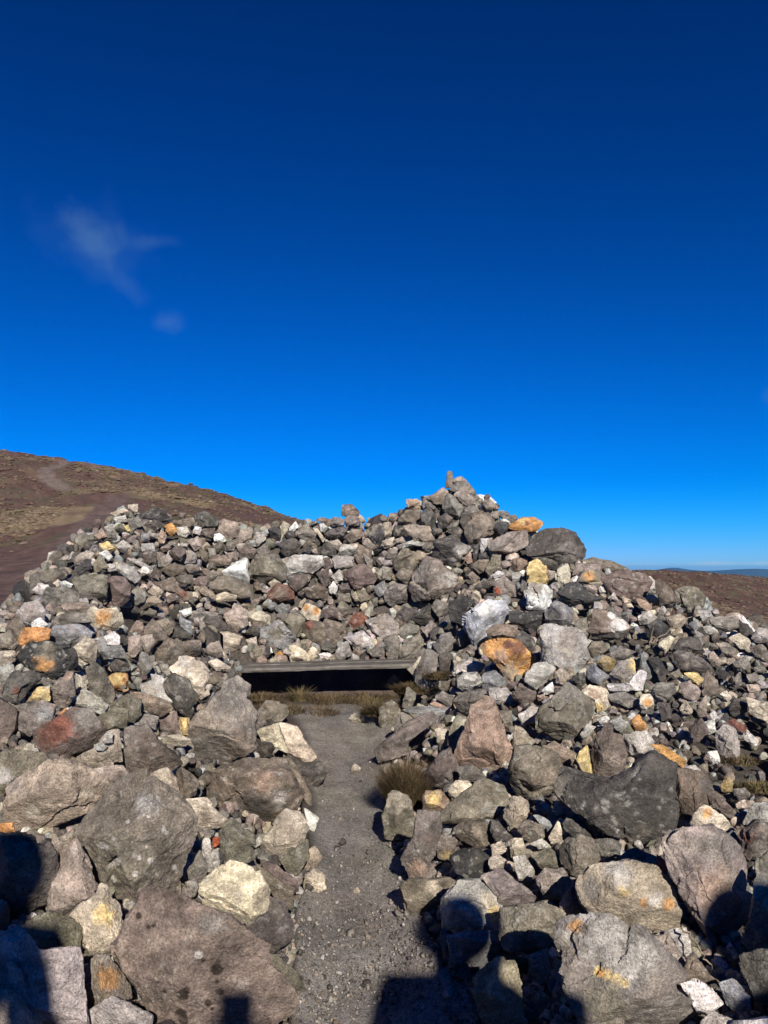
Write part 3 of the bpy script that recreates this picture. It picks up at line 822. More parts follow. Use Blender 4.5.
v -40,640 0,575 130,570 180,640 170,710 100,740 0,740 -40,700|large olive brown block beside the bright white triangular stone
v 490,800 560,800 570,850 500,850
g 640,560 680,660 700,600
v 610,790 650,780 690,830 630,850
i 330,540 360,530 370,560 340,560
@384 460 6
t 368,160 372,120 380,70 408,72 412,120 408,165|small stone standing on the very top of the cairn
t 405,125 420,104 470,100 497,122 480,150 430,155
g 400,180 440,130 510,140 545,190 540,215 470,200|grey rounded stone just under the cairn's top stone ~ t,510,180,30
i 425,210 480,180 545,230 540,270 490,275|pinkish smooth stone near the top of the cairn
t 260,230 350,170 385,190 375,240 330,265|tan olive angular stone near the top of the cairn
g 355,270 385,205 420,220 480,290 440,350 370,310|grey oblong stone below the cairn's top
a 135,240 200,235 220,290 180,300 140,290|brown pink block on the cairn's stepped shoulder
t 85,360 130,300 215,300 215,350 150,390 90,380
d 220,320 270,290 310,330 310,400 260,410 220,380
d 320,350 370,320 410,350 380,410 330,410
b 490,400 540,330 590,310 660,380 640,440 570,490 520,510 490,460|dark brown round boulder below the cairn's peak ~ d,530,430,50; t,620,370,30
g 460,370 480,290 540,275 570,310 520,350 490,420
t 120,400 160,390 270,400 305,470 240,490 150,450
k 55,430 70,390 130,410 120,450 60,460
t -10,380 40,375 55,420 40,460 -10,465
p -10,490 60,465 60,510 10,530
d 290,580 300,490 400,460 470,510 520,510 510,550 440,600 440,660 340,640|dark split boulder with a pale broken end on the cairn ~ l,470,550,50; l,420,620,30
d 380,430 450,405 505,470 490,500 450,490 430,450
v 60,600 120,530 200,550 200,620 160,670 100,680 60,650
t 160,600 200,545 270,570 270,600 190,620
t 70,700 110,650 170,670 160,730 140,755
i 160,690 260,590 310,610 360,640 475,735 430,810 350,846 180,846 160,780|big pinkish grey slab with a sharp edge below the cairn ~ g,220,650,50; l,400,720,50; g,200,770,40
g 240,270 260,250 310,260 310,300 260,300
i 630,510 680,470 768,430 850,430 860,510 780,555 640,550|pinkish grey smooth boulder under the bright orange flat stone
w 575,480 640,470 630,530 590,555|white chip beside the pinkish grey smooth boulder on the cairn
k 650,430 680,370 750,370 740,420 690,460
b 530,640 570,600 630,600 610,660 560,680
v 610,660 650,570 700,570 690,640 640,690
a 480,590 520,550 530,610 500,620
t 500,690 530,670 575,710 540,740
i 660,740 720,700 790,740 790,820 700,820|pale stone with a red painted mark, above the blue white split rock ~ e,672,790,26
w 650,690 690,665 720,690 670,710
t 590,250 640,240 690,290 620,300
g 690,310 740,310 768,350 720,360
t 640,320 680,310 690,350 650,360
g 0,800 60,740 140,760 130,846 20,870
v -10,640 40,650 50,720 -10,720
g 380,400 450,360 450,390 390,420
k 530,510 570,510 560,600 540,600
k 570,560 620,555 630,590 570,595
d 540,760 640,710 640,760 560,780
i 60,480 120,460 150,490 80,500
l 100,510 180,480 240,500 220,520
g 10,580 50,530 90,560 40,600
l 0,600 40,600 50,640 0,640
d 240,530 280,490 300,520 270,550
v 180,440 200,520 170,490
g 290,410 340,410 350,440 310,450
@512 460 6
d 95,460 180,420 300,415 370,440 430,540 420,610 380,660 300,640 180,590 95,570|large dark boulder standing on the skyline beside the bright orange flat stone ~ g,330,550,70; d,220,460,80
+o -30,410 0,385 60,350 120,345 180,380 150,420 60,432|bright orange flat stone lying on the skyline ~ r,90,380,16; y,60,370,20
y 90,680 110,620 150,600 205,640 215,770 140,740 90,730|pale yellow upright stone standing on the white based stone
w 85,820 100,740 200,760 240,800 240,880 160,900 90,890|white based stone under the pale yellow upright stone ~ t,150,765,55
p 270,650 330,625 350,690 340,740 280,760|cream tooth-shaped stone below the large dark skyline boulder
i 370,690 400,620 540,630 550,700 440,670
t 390,740 430,670 500,660 555,730 520,760 430,740|tan orange tinted stone at the end of the skyline ridge ~ o,460,700,35
b 430,600 500,585 600,610 680,650 560,670 540,630
m 545,690 680,655 790,680 830,740 800,800 700,830 580,780|large maroon boulder at the ridge's low end
k 270,800 370,735 430,780 540,846 350,870|black angular rock among pale stones on the ridge slope
a 0,600 60,590 90,620 40,665 0,660
l 0,670 50,690 60,720 0,730
i 430,750 500,750 530,800 460,800
l 580,830 610,795 640,846
l 520,770 550,745 570,790 530,800
d 120,580 260,600 280,660 200,650
g 60,720 90,740 80,800 50,780
i 210,660 260,670 260,720 220,730
@640 460 6
l 0,720 60,700 100,740 90,790 30,800
b 95,730 120,720 180,770 240,846 120,870
v 210,790 260,760 350,765 390,820 380,880 260,880|olive boulder at the ridge's end against the brown moor
a -20,830 30,845 70,880 50,915 0,880|orange red stone near the ridge's low end
"""
# ------------------------------------------------------------------ the stones
def parse():
    out = []; ox = oy = 0; sc = 1
    for line in STONES.strip().splitlines():
        if line.startswith('@'):
            ox, oy, sc = map(float, line[1:].split()); continue
        patches = ''; label = ''
        if '~' in line: line, patches = line.split('~', 1)
        if '|' in line: line, label = line.split('|', 1)
        tok = line.split()
        c = tok[0]; plus = c.startswith('+'); c = c[-1]
        P = np.array([[float(q) for q in t.split(',')] for t in tok[1:]])
        P = P / sc + [ox, oy]
        pp = []
        for t in patches.split(';'):
            if t.strip():
                k, x, y, r = t.strip().split(',')
                pp.append((k, float(x) / sc + ox, float(y) / sc + oy, float(r) / sc))
        x, y = P[:, 0], P[:, 1]; x2, y2 = np.roll(x, -1), np.roll(y, -1)
        cr = x * y2 - x2 * y; A = cr.sum() / 2
        if abs(A) < 4: continue
        cx = ((x + x2) * cr).sum() / (6 * A); cy = ((y + y2) * cr).sum() / (6 * A)
        out.append(dict(c=c, plus=plus, P=P, label=label.strip(), patches=pp, cx=cx, cy=cy, A=abs(A)))
    return out
ROCKS = parse()

def inside(poly, x, y):
    return poly_dist(np.array([x]), np.array([y]), poly)[0] < 0

for r in ROCKS:
    vis = np.clip(r['P'], [0, 0], [768, 1024])
    x, y = vis[:, 0], vis[:, 1]
    r['vis'] = abs((x * np.roll(y, -1) - np.roll(x, -1) * y).sum()) / 2
    w, h = np.ptp(r['P'][:, 0]), np.ptp(r['P'][:, 1])
    # principal axes give length, breadth and lean
    q = r['P'] - [r['cx'], r['cy']]
    ev, evec = np.linalg.eigh(q.T @ q / len(q))
    r['w'], r['h'] = w, h
    r['len'], r['brd'] = math.sqrt(max(ev[1], 1)), math.sqrt(max(ev[0], 1))
    r['ang'] = math.degrees(math.atan2(-evec[1, 1], evec[0, 1])) % 180
    t, ok = hit(r['cx'], min(r['cy'] + 0.36 * h, 1040))
    r['t'], r['ok'] = t, ok
    size = math.sqrt(r['A']) * t / FPX
    r['T'] = 0.5 * min(1.0, 0.55 + 0.5 * r['brd'] / r['len']) * size * random.uniform(1.0, 1.22)
    r['t'] += 0.22 * r['T']
for r in ROCKS:
    if r['plus']:
        best = r['t']; t0_ = best
        for s in ROCKS:
            if s is not r and not s['plus'] and inside(s['P'], r['cx'], r['cy']):
                best = min(best, s['t'] - 0.85 * s['T'])
        r['t'] = best if best < t0_ else t0_ - 1.1 * r['T']

def radial(P, cx, cy, th):
    """distance from the centre to the outline in direction th (image axes)"""
    dx, dy = np.cos(th), np.sin(th)
    R = np.zeros(len(th))
    n = len(P)
    for i in range(n):
        ax, ay = P[i] - [cx, cy]; bx, by = P[(i + 1) % n] - [cx, cy]
        ex, ey = bx - ax, by - ay
        den = dx * ey - dy * ex
        den = np.where(np.abs(den) < 1e-9, 1e-9, den)
        t = (ax * ey - ay * ex) / den
        s = (ax * dy - ay * dx) / den
        ok = (t > 0) & (s >= -1e-6) & (s <= 1 + 1e-6)
        R = np.where(ok, np.maximum(R, t), R)
    return R

def build_rock(r, k):
    A = r['A']
    lev = 7 if A > 8000 else 6 if A > 1300 else 5 if A > 330 else 4
    V, F = ICO[lev]
    lr = np.random.default_rng(1000 + k)
    px = r['t'] / FPX                        # metres per pixel at the stone
    size = math.sqrt(A) * px
    th0 = np.linspace(0, 2 * math.pi, 720, endpoint=False)
    R0 = radial(r['P'], r['cx'], r['cy'], th0)
    R0 = np.where(R0 <= 0, np.median(R0), R0)
    ker = np.hanning(15)[1:-1]; ker /= ker.sum()
    R0 = np.convolve(np.concatenate([R0[-6:], R0, R0[:6]]), ker, 'valid') * 1.10
    th = np.arctan2(-V[:, 1], V[:, 0])
    R = np.interp(th % (2 * math.pi), np.append(th0, 2 * math.pi), np.append(R0, R0[0]))
    rho = np.hypot(V[:, 0], V[:, 1])
    g = np.sin(np.arcsin(np.clip(rho, 0, 1))) ** 0.82
    n3 = np.stack([V[:, 0] * R * px, V[:, 1] * R * px, np.zeros(len(V))], 1)
    x = g * np.cos(th) * R * px
    y = -g * np.sin(th) * R * px
    z = np.sign(V[:, 2]) * np.abs(V[:, 2]) ** 0.75 * r['T']
    p = np.stack([x, y, z], 1)
    # flat broken faces
    for j in range(lr.integers(9, 16)):
        a = lr.uniform(0, 2 * math.pi); nz = lr.uniform(0.5, 0.96) * (1 if j % 4 else -1)
        s = math.sqrt(1 - nz * nz)
        n = np.array([s * math.cos(a) / (r['w'] * px + 1e-6), s * math.sin(a) / (r['h'] * px + 1e-6), nz / (2 * r['T'] + 1e-6)])
        n /= np.linalg.norm(n)
        dd = p @ n
        h = dd.max() * lr.uniform(0.62, 0.92)
        over = np.maximum(dd - h, 0)
        p -= np.outer(over * 0.97, n)
    # chips: each patch of the surface is broken back to a tilted plane of its own
    for K, am in ((lr.integers(10, 16), .10 if lev >= 6 else .13), (lr.integers(40, 60), .025)):
        if K > 30 and lev < 5: continue
        S = lr.normal(size=(K, 3)); S /= np.linalg.norm(S, axis=1)[:, None]
        Vw = V + .10 * np.stack([noise3(V * 3 + 5 + k), noise3(V * 3 + 15 + k), noise3(V * 3 + 25 + k)], 1)
        near = np.argmax(Vw @ S.T, axis=1)
        tl = lr.normal(size=(K, 3)) * am; bs_ = lr.normal(size=K) * am * .14
        disp = ((V - S[near]) * tl[near]).sum(1) + bs_[near]
        p = p * (1 + np.clip(disp, -.16, .1))[:, None]
    for ax, full in ((0, (r['P'][:, 0].min() - r['cx'], r['P'][:, 0].max() - r['cx'])), (1, (r['cy'] - r['P'][:, 1].max(), r['cy'] - r['P'][:, 1].min()))):
        lo, hi = p[:, ax].min(), p[:, ax].max()
        p[:, ax] = np.where(p[:, ax] < 0, p[:, ax] * (full[0] * px * 1.09 / lo), p[:, ax] * (full[1] * px * 1.09 / hi))
    off = lr.uniform(0, 60, 3)
    q = p / size
    nn = V * 0.5 + p / (np.linalg.norm(p, axis=1)[:, None] + 1e-9) * 0.5
    amp = (0.034 * fbm(q * 2.0 + off, 2) + 0.022 * (0.3 - np.abs(fbm(q * 4.5 + off + 7, 2))) + 0.011 * fbm(q * 13 + off, 2))
    if lev >= 6:
        amp += 0.007 * fbm(q * 36 + off, 2) + 0.0035 * noise3(q * 90 + off)
    p = p + nn * (amp * size)[:, None]
    # colour of the stone itself
    base = np.array(PAL[r['c']]) * lr.uniform(0.8, 1.18) * (1 + lr.normal(0, 0.022, 3))
    C = np.repeat(base[None], len(V), 0)
    sc = size
    b1 = fbm(p / 0.16 + off + 3, 4)
    C *= np.clip(1 + 0.5 * b1, 0.45, 1.7)[:, None]
    C *= np.clip(1 + (.2 if lev >= 6 else .4) * fbm(q * np.array([1, 3.2, 1]) * 3 + off + 60, 3), .5, 1.6)[:, None]
    b2 = fbm(q * 1.6 + off + 21, 3)
    if r['c'] in 'gdtbmvkliu':
        alt = np.array(PAL[lr.choice(list('tltvgbdp'))])
        f = sstep(0.12, 0.42, b2) * lr.uniform(0.05, 0.4)
        C = C * (1 - f[:, None]) + alt * f[:, None]
    if r['c'] in 'wply' and lr.random() < 0.6:
        f = sstep(0.1, 0.5, b2) * (0.12 if r['c'] == 'w' else .45)
        C = C * (1 - f[:, None]) + np.array(PAL['t']) * f[:, None]
    b3 = fbm(p / 0.05 + off + 40, 3)
    f = sstep(0.38, 0.6, b3) * lr.uniform(0.0, 0.6)
    C = C * (1 - f[:, None]) + np.array((.38, .37, .335)) * f[:, None]
    uu = r['cx'] + p[:, 0] / px; vv = r['cy'] - p[:, 1] / px
    for kk, ux, vy, rad in r['patches']:
        d = np.hypot(uu - ux, vv - vy) / rad
        wob = fbm(q * 5 + off + ord(kk), 3) * 0.45
        wob = wob + .28 * fbm(p / .02 + off, 2)
        small_ = rad < 5.8
        f = (1 - sstep(0.8 if small_ else 0.5, 1.15 if small_ else 1.3, d + wob * (.45 if small_ else 1))) * (.94 if small_ else .86)
        f = np.where(V[:, 2] > -0.25, f, 0)
        C = C * (1 - f[:, None]) + np.array(PAL[kk]) * np.clip(1 + 0.3 * b3, .6, 1.4)[:, None] * f[:, None]
    C = np.clip(C, 0.015, 0.8)
    d = ray(r['cx'], r['cy'])
    w = -d / np.linalg.norm(d)
    centre = EYE + d * r['t']
    W = p[:, 0:1] * CR + p[:, 1:2] * CU + p[:, 2:3] * w
    return centre, W, F, C

order = sorted(range(len(ROCKS)), key=lambda i: -ROCKS[i]['vis'])
SINGLE = set(order[:288])
# a stone named in a label stays a thing of its own
for i, r in enumerate(ROCKS):
    if r['label'] and i not in SINGLE:
        drop = next((j for j in reversed(order) if j in SINGLE and not ROCKS[j]['label']), None)
        SINGLE.discard(drop); SINGLE.add(i)

# labels: hand-written for the conspicuous stones, else what sets the stone apart plus the conspicuous stone it lies beside
CUTS = [' with ', ' above', ' below', ' beside', ' under', ' on ', ' in ', ' at ', ' between', ' lying', ' standing', ' resting', ' near', ' next', ' half', ' just', ' wedged', ',',
        ' leaning', ' filling', ' crusted', ' overhanging', ' bridging', ' perched', ' carrying', ' slanting', ' cut', ' forming', ' against', ' among', ' beneath', ' flecked', ' beyond']
marks = {}
for r in ROCKS:
    if r['label']:
        s = r['label']
        k = min([s.find(c) for c in CUTS if s.find(c) > 0] + [len(s)])
        s = s[:k]
        marks.setdefault(s, []).append(r)
EXTRA = {'small two-stone stack': (351, 522), "cairn's top stone": (449, 476), "plank's left end": (238, 668), "plank's right end": (418, 664), 'middle of the plank': (328, 664),
         'dry brown tuft': (402, 785), 'head of the gravel path': (335, 722), 'mossy ground': (748, 765)}
MARK = [(k, v[0]['cx'], v[0]['cy'], v[0]) for k, v in marks.items() if len(v) == 1 and 3 <= len(k.split()) <= 6] + [(k, *v, None) for k, v in EXTRA.items()]
for r in ROCKS:
    r['short'] = next((m[0] for m in MARK if m[3] is r), None)

def describe(r):
    sz = 'large' if r['vis'] > 2600 else 'medium' if r['vis'] > 900 else 'small' if r['vis'] > 300 else 'tiny'
    ratio = r['len'] / r['brd']; a = r['ang']
    if ratio > 1.9:
        sh = 'flat' if a < 30 or a > 150 else 'upright' if 60 < a < 120 else 'slanting'
    elif len(r['P']) <= 4: sh = 'blocky'
    elif len(r['P']) >= 7: sh = 'rounded'
    else: sh = 'angular'
    return sz, sh

def side(dx, dy):
    if abs(dy) > 1.8 * abs(dx): return 'above' if dy < 0 else 'below'
    if abs(dx) > 1.8 * abs(dy): return 'left of' if dx < 0 else 'right of'
    return ('up and ' if dy < 0 else 'down and ') + ('left of' if dx < 0 else 'right of')

used = {r['label'] for r in ROCKS if r['label']}
def auto_label(r, kind):
    sz, sh = describe(r)
    col = CNAME[r['c']]
    near = sorted((math.hypot(r['cx'] - mx, r['cy'] - my), name, mx, my) for name, mx, my, o in MARK if o is not r)[:8]
    cands = []
    for d, name, mx, my in near[:4]:
        cands.append(f"{sz} {sh} {col} {kind} {'just ' if d < 42 else ''}{side(r['cx'] - mx, r['cy'] - my)} the {name}")
    (d0, n0, x0, y0), (d1, n1, x1, y1) = near[0], near[1]
    for i in range(3):
        for j in range(i + 1, 6):
            a, b = near[i], near[j]
            if len((a[1] + ' ' + b[1]).split()) <= 8:
                cands.append(f"{sz} {sh} {col} {kind}, {side(r['cx'] - a[2], r['cy'] - a[3])} the {a[1]}, {side(r['cx'] - b[2], r['cy'] - b[3])} the {b[1]}")
    for c in cands:
        if c not in used and len(c.replace(',', '').split()) <= 16:
            used.add(c); return c
    for nth in ('second', 'third', 'fourth', 'fifth'):
        c = nth + ' ' + cands[0]
        if c not in used:
            used.add(c); return c
    return cands[0]

loose_v, loose_f, loose_c = [], [], []
nv = 0
for i, r in enumerate(ROCKS):
    centre, W, F, C = build_rock(r, i)
    r['centre'] = centre
    if i in SINGLE:
        kind = 'boulder' if r['vis'] > 2200 else 'rock' if r['vis'] > 420 else 'stone'
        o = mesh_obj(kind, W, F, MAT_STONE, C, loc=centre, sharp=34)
        u, v = r['cx'], r['cy']
        if v < 562 and 395 < u < 545 or (u > 470 and v < 600): grp = 'stones of the cairn at the back of the heap'
        elif u > 425 and v > 600 or u > 600: grp = 'stones of the heap on the cairn side of the path'
        elif v > 655 or u < 190: grp = 'stones of the wall on the trail side of the path'
        else: grp = 'stones of the back wall above the plank bench'
        word = r['label'].split()
        tag(o, r['label'] or auto_label(r, kind), kind, grp)
    else:
        loose_v.append(W + centre); loose_f.append(F + nv); loose_c.append(C); nv += len(W)

# small stones that fill the heap between the big ones: nobody could count them
PATH = np.array([(300, 1060), (300, 1000), (300, 940), (300, 905), (316, 870), (322, 800), (310, 770), (318, 740), (300, 712), (395, 705), (385, 735), (375, 765), (380, 800), (383, 840), (400, 860), (410, 900), (440, 960), (472, 985), (480, 1060)], float)
SHAPES = []
for k in range(14):
    V, F = ICO[2]
    lr = np.random.default_rng(50 + k)
    p = V * np.array([1, lr.uniform(.6, .9), lr.uniform(.45, .75)])
    for j in range(9):
        n = lr.normal(size=3); n /= np.linalg.norm(n)
        dd = p @ n; h = dd.max() * lr.uniform(.5, .85)
        p -= np.outer(np.maximum(dd - h, 0) * .95, n)
    p += V * (0.09 * fbm(p * 2.2 + k * 9, 3))[:, None]
    SHAPES.append((p, F))
def rot(lr):
    q = lr.normal(size=4); q /= np.linalg.norm(q)
    w, x, y, z = q
    return np.array([[1 - 2 * (y * y + z * z), 2 * (x * y - z * w), 2 * (x * z + y * w)], [2 * (x * y + z * w), 1 - 2 * (x * x + z * z), 2 * (y * z - x * w)], [2 * (x * z - y * w), 2 * (y * z + x * w), 1 - 2 * (x * x + y * y)]])
FILLC = list('gggggddddlllttttiippvvvbbmmuukw')
def add_small(pos, s, lr, code=None):
    global nv
    p, F = SHAPES[lr.integers(len(SHAPES))]
    W = (p * s) @ rot(lr).T + pos
    base = np.array(PAL[code or lr.choice(FILLC)]) * lr.uniform(.82, 1.15) * (1 + lr.normal(0, .04, 3))
    C = np.clip(base[None] * np.clip(1 + .4 * fbm(W / .04, 2), .55, 1.6)[:, None], .02, .8)
    loose_v.append(W); loose_f.append(F + nv); loose_c.append(C); nv += len(W)

cxs = np.array([r['cx'] for r in ROCKS]); cys = np.array([r['cy'] for r in ROCKS]); rad = np.array([max(r['w'], r['h']) for r in ROCKS])
lr = np.random.default_rng(5)
cnt = 0
for k in range(12500):
    u = lr.uniform(-60, 830); v = lr.uniform(498, 1060)
    near = np.where(np.hypot(cxs - u, cys - v) < rad)[0]
    s_px = lr.uniform(4.5, 9.0) * (1.0 + max(0, (v - 700)) / 600)
    dmin = min([poly_dist(np.array([u]), np.array([v]), ROCKS[i]['P'])[0] for i in near] + [99])
    if dmin < -2.5: continue
    pd = poly_dist(np.array([u]), np.array([v]), PATH)[0]
    if pd < 4 and (pd < -9 or lr.random() < .72): continue
    if 242 < u < 415 and 664 < v < 722: continue
    back = 242 < u < 415 and 615 < v < 664
    if 690 < u and 728 < v < 800 and lr.random() < .8: continue
    t, ok = hit(u, v)
    if not ok: continue
    d = ray(u, v)
    p = EYE + d * t
    if p[2] < terrain(np.array([p[0]]), np.array([p[1]]))[0] + .06: continue
    s = s_px * t / FPX * .95
    p = p + d * ((.07 + .65 * s) if not back else .25 * s)
    add_small(p, s, lr); cnt += 1
# stones of the parts of the heap that lie outside the photograph or behind its crest
for k in range(5200):
    x = lr.uniform(-4.4, 4.6); y = lr.uniform(1.0, 12.6)
    z = float(hgrid(x, y))
    u, v = project(np.array([x, y, z]))
    tz = terrain(np.array([x]), np.array([y]))[0]
    if z < tz + .05: continue
    d = np.array([x, y, z]) - EYE; L = np.linalg.norm(d)
    seen = -10 < u < 778 and v < 1034
    if seen:
        ts = np.linspace(.3, .97, 60)
        q = EYE + d[None] * ts[:, None]
        if not (q[:, 2] < hgrid(q[:, 0], q[:, 1])).any(): continue
    elif poly_dist(np.array([u]), np.array([v]), PATH)[0] < 6 or abs(x) < .45: continue
    s = lr.choice([.06, .08, .1, .13, .18, .24], p=[.2, .25, .22, .18, .1, .05])
    add_small(np.array([x, y, z - .2 * s]), s, lr)
o = mesh_obj('loose_stones', np.concatenate(loose_v), np.concatenate(loose_f), MAT_STONE, np.concatenate(loose_c), sharp=33)
tag(o, 'countless small mixed grey stones filling the heap between the larger rocks', 'stones', kind='stuff')
import time as _t; print('rocks', len(ROCKS), 'filler', cnt)
# ------------------------------------------------------------------ ground: one sheet from the camera to the horizon
def march(u, v):
    """point where a view line meets the open hillside"""
    d = ray(u, v)
    t = np.exp(np.linspace(math.log(3), math.log(400), 1500))
    g = 1.6 + d[2] * t - terrain(d[0] * t, d[1] * t)
    k = np.argmax(g < 0)
    return EYE + d * t[k] if g[k] < 0 else None
def polyline_dist(x, y, P):
    d = np.full(x.shape, 1e9)
    for a, b in zip(P[:-1], P[1:]):
        e = b - a
        t = np.clip(((x - a[0]) * e[0] + (y - a[1]) * e[1]) / (e @ e + 1e-9), 0, 1)
        d = np.minimum(d, np.hypot(x - a[0] - t * e[0], y - a[1] - t * e[1]))
    return d
TR1 = [q[:2] for q in (march(u, v) for u, v in ((20, 588), (52, 566), (70, 547), (88, 528), (102, 512), (116, 499), (124, 496))) if q is not None]
TR2 = [q[:2] for q in (march(u, v) for u, v in ((66, 489), (55, 482), (45, 473), (46, 469), (58, 465), (66, 461), (58, 456), (50, 452))) if q is not None]

ang = np.concatenate([np.arange(-47, 47.01, 0.19), np.arange(50, 310.1, 2.5)]) * math.pi / 180
rad_ = np.sort(np.concatenate([np.exp(np.linspace(math.log(0.06), math.log(30000), 560)), np.linspace(7.05, 8.3, 64) + .0007]))
A_, R_ = np.meshgrid(ang, rad_, indexing='ij')
gx = (R_ * np.sin(A_)).ravel(); gy = (R_ * np.cos(A_)).ravel()
gz = height(gx, gy)
q = np.stack([gx, gy, gz], 1)
far = np.hypot(gx, gy)
gz = gz + 0.012 * fbm(q * 3.1, 3) * (far < 20) + 0.004 * fbm(q * 14, 2) * (far < 9)
pu, pv = project(q)
heapz = gz > terrain(gx, gy) + 0.05
onpath = (gy > 0.1) & (far < 9)
pdist = np.full(gx.shape, 99.0)
pdist[onpath] = poly_dist(pu[onpath], pv[onpath], PATH)
hollow = (gx > -1.62) & (gx < .32) & (gy > 6.9) & (gy < 8.45)
gz = gz - 0.21 * heapz * np.where(hollow, np.where(gy < 7.81, 0.0, .2 + .8 * sstep(7.85, 8.15, gy)), 1.0) * sstep(0, 22, pdist) * sstep(1.2, 2.0, gy)
shade_lip = (gx > -1.62) & (gx < .4) & (gy > 7.805) & (gy < 8.4)  # unseen lip of ground added to keep sun out of the gap under the plank
gz = np.where(shade_lip, np.maximum(gz, .60), gz)
hill = sstep(5, 11, far) * (~heapz)
CIN = np.array((.105, .064, .053)); MOOR = np.array((.096, .053, .043)); TAN = np.array((.22, .168, .10)); OLV = np.array((.095, .088, .05)); RED = np.array((.105, .060, .052))
PTH = np.array((.222, .205, .19)); SOIL = np.array((.085, .075, .066)); GREYT = np.array((.135, .108, .092))
qq = np.stack([gx, gy * .55, gz * 0], 1)
n1 = fbm(qq * .16, 4); n2 = fbm(qq * .55 + 31, 4); n3 = fbm(qq * .05 + 77, 3)
C = np.repeat(SOIL[None], len(gx), 0)
def lay(C, col, f): return C * (1 - f[:, None]) + np.asarray(col) * f[:, None]
hillc = np.repeat(CIN[None], len(gx), 0)
rightish = sstep(-1, 3, gx * 20 / np.maximum(gy, 5))
hillc = lay(hillc, MOOR, rightish)
hillc = lay(hillc, TAN, sstep(-.05, .35, n1 + .35 * n2) * (.85 - .45 * rightish) * sstep(14, 24, far))
hillc = lay(hillc, OLV, sstep(.05, .4, n2 - .3 * n1) * .75 * sstep(12, 20, far))
hillc = lay(hillc, RED, sstep(.0, .3, n3) * .6)
for tr, wd, col in ((TR1, .5, (.125, .088, .076)), (TR2, .55, (.165, .128, .108))):
    if len(tr) > 1:
        dd = polyline_dist(gx, gy, np.array(tr))
        wd_ = wd * (1 + .25 * n2)
        hillc = lay(hillc, col, 1 - sstep(wd_ * .8, wd_ * 1.3, dd))
hillc = lay(hillc, (.105, .068, .060), (1 - sstep(17, 24, far)) * .85)
C = lay(C, hillc, np.clip(hill, 0, 1))
C = lay(C, PTH, 1 - sstep(-2, 9, pdist + 6 * n2))
# foot-worn paler and mossier patches of the path
m = (1 - sstep(-2, 9, pdist))
C = lay(C, (.165, .155, .118), m * sstep(.0, .35, fbm(q * 1.6 + 5, 3)) * .55 * sstep(3.3, 4.2, gy))
C = lay(C, (.225, .19, .172), m * sstep(.0, .35, fbm(q * 1.3 + 50, 3)) * .45)
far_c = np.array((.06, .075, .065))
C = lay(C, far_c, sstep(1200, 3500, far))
C *= np.clip(1 + .35 * fbm(q * 2.3 + 3, 3), .6, 1.5)[:, None]
na, nr = A_.shape
I = np.arange(na * nr).reshape(na, nr)
a0 = I; a1 = np.roll(I, -1, 0)
F = np.stack([a0[:, :-1].ravel(), a0[:, 1:].ravel(), a1[:, 1:].ravel(), a1[:, :-1].ravel()], 1)[:, ::-1].copy()

MAT_GROUND, nt, bs = new_mat('cinder_ground')
pos = N(nt, 'ShaderNodeNewGeometry').outputs['Position']
att = N(nt, 'ShaderNodeAttribute', attribute_name='tint').outputs['Color']
a = noise_node(nt, pos, 55, 4, .7); b = noise_node(nt, pos, 230, 2, .7); c3 = noise_node(nt, pos, 5, 5, .75)
c = mixc(nt, 'MULTIPLY', 1.0, att, ramp(nt, a.outputs['Fac'], [(.3, .6), (.5, 1.0), (.72, 1.5)]).outputs['Color'])
c = mixc(nt, 'MULTIPLY', 1.0, c, ramp(nt, b.outputs['Fac'], [(.32, .5), (.5, 1.0), (.7, 1.7)]).outputs['Color'])
c = mixc(nt, 'MULTIPLY', 1.0, c, ramp(nt, c3.outputs['Fac'], [(.3, .65), (.5, 1.0), (.7, 1.35)]).outputs['Color'])
nt.links.new(c, bs.inputs['Base Color']); bs.inputs['Roughness'].default_value = .95; bs.inputs['Specular IOR Level'].default_value = .15
h = N(nt, 'ShaderNodeMath', operation='MULTIPLY_ADD'); nt.links.new(b.outputs['Fac'], h.inputs[0]); h.inputs[1].default_value = .6; nt.links.new(a.outputs['Fac'], h.inputs[2])
bp = N(nt, 'ShaderNodeBump'); bp.inputs['Strength'].default_value = .8; bp.inputs['Distance'].default_value = .012
nt.links.new(h.outputs[0], bp.inputs['Height']); nt.links.new(bp.outputs['Normal'], bs.inputs['Normal'])
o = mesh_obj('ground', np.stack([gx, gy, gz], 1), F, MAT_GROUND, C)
tag(o, kind='structure')

def ground_z(x, y):
    return float(height(np.array([x, 0.0]), np.array([y, 0.0]))[0])

# ------------------------------------------------------------------ grit and pebbles on the path (nobody could count them)
vs, fs, cs = [], [], []; nn = 0
V1, F1 = ICO[1]
lr = np.random.default_rng(21)
for k in range(9000):
    v = lr.uniform(690, 1040); u = lr.uniform(285, 480)
    if poly_dist(np.array([u]), np.array([v]), PATH)[0] > 2: continue
    if lr.random() > ((v - 640) / 400) ** 1.2: continue
    t, ok = hit(u, v)
    p = EYE + ray(u, v) * t
    s = lr.choice([.003, .0045, .006, .009, .014, .022], p=[.42, .34, .17, .055, .013, .002])
    W = (V1 * np.array([1, lr.uniform(.6, 1), lr.uniform(.5, .8)]) + .18 * lr.normal(size=V1.shape)) * s
    W = W @ rot(lr).T + p + [0, 0, s * .25 + .006]
    base = np.array(PAL[lr.choice(list('ggddlltib'))]) * lr.uniform(.7, 1.1)
    vs.append(W); fs.append(F1 + nn); cs.append(np.repeat(base[None], len(W), 0)); nn += len(W)
o = mesh_obj('path_gravel', np.concatenate(vs), np.concatenate(fs), MAT_STONE, np.concatenate(cs))
tag(o, 'fine grey grit and pebbles strewn over the trodden path', 'gravel', kind='stuff')

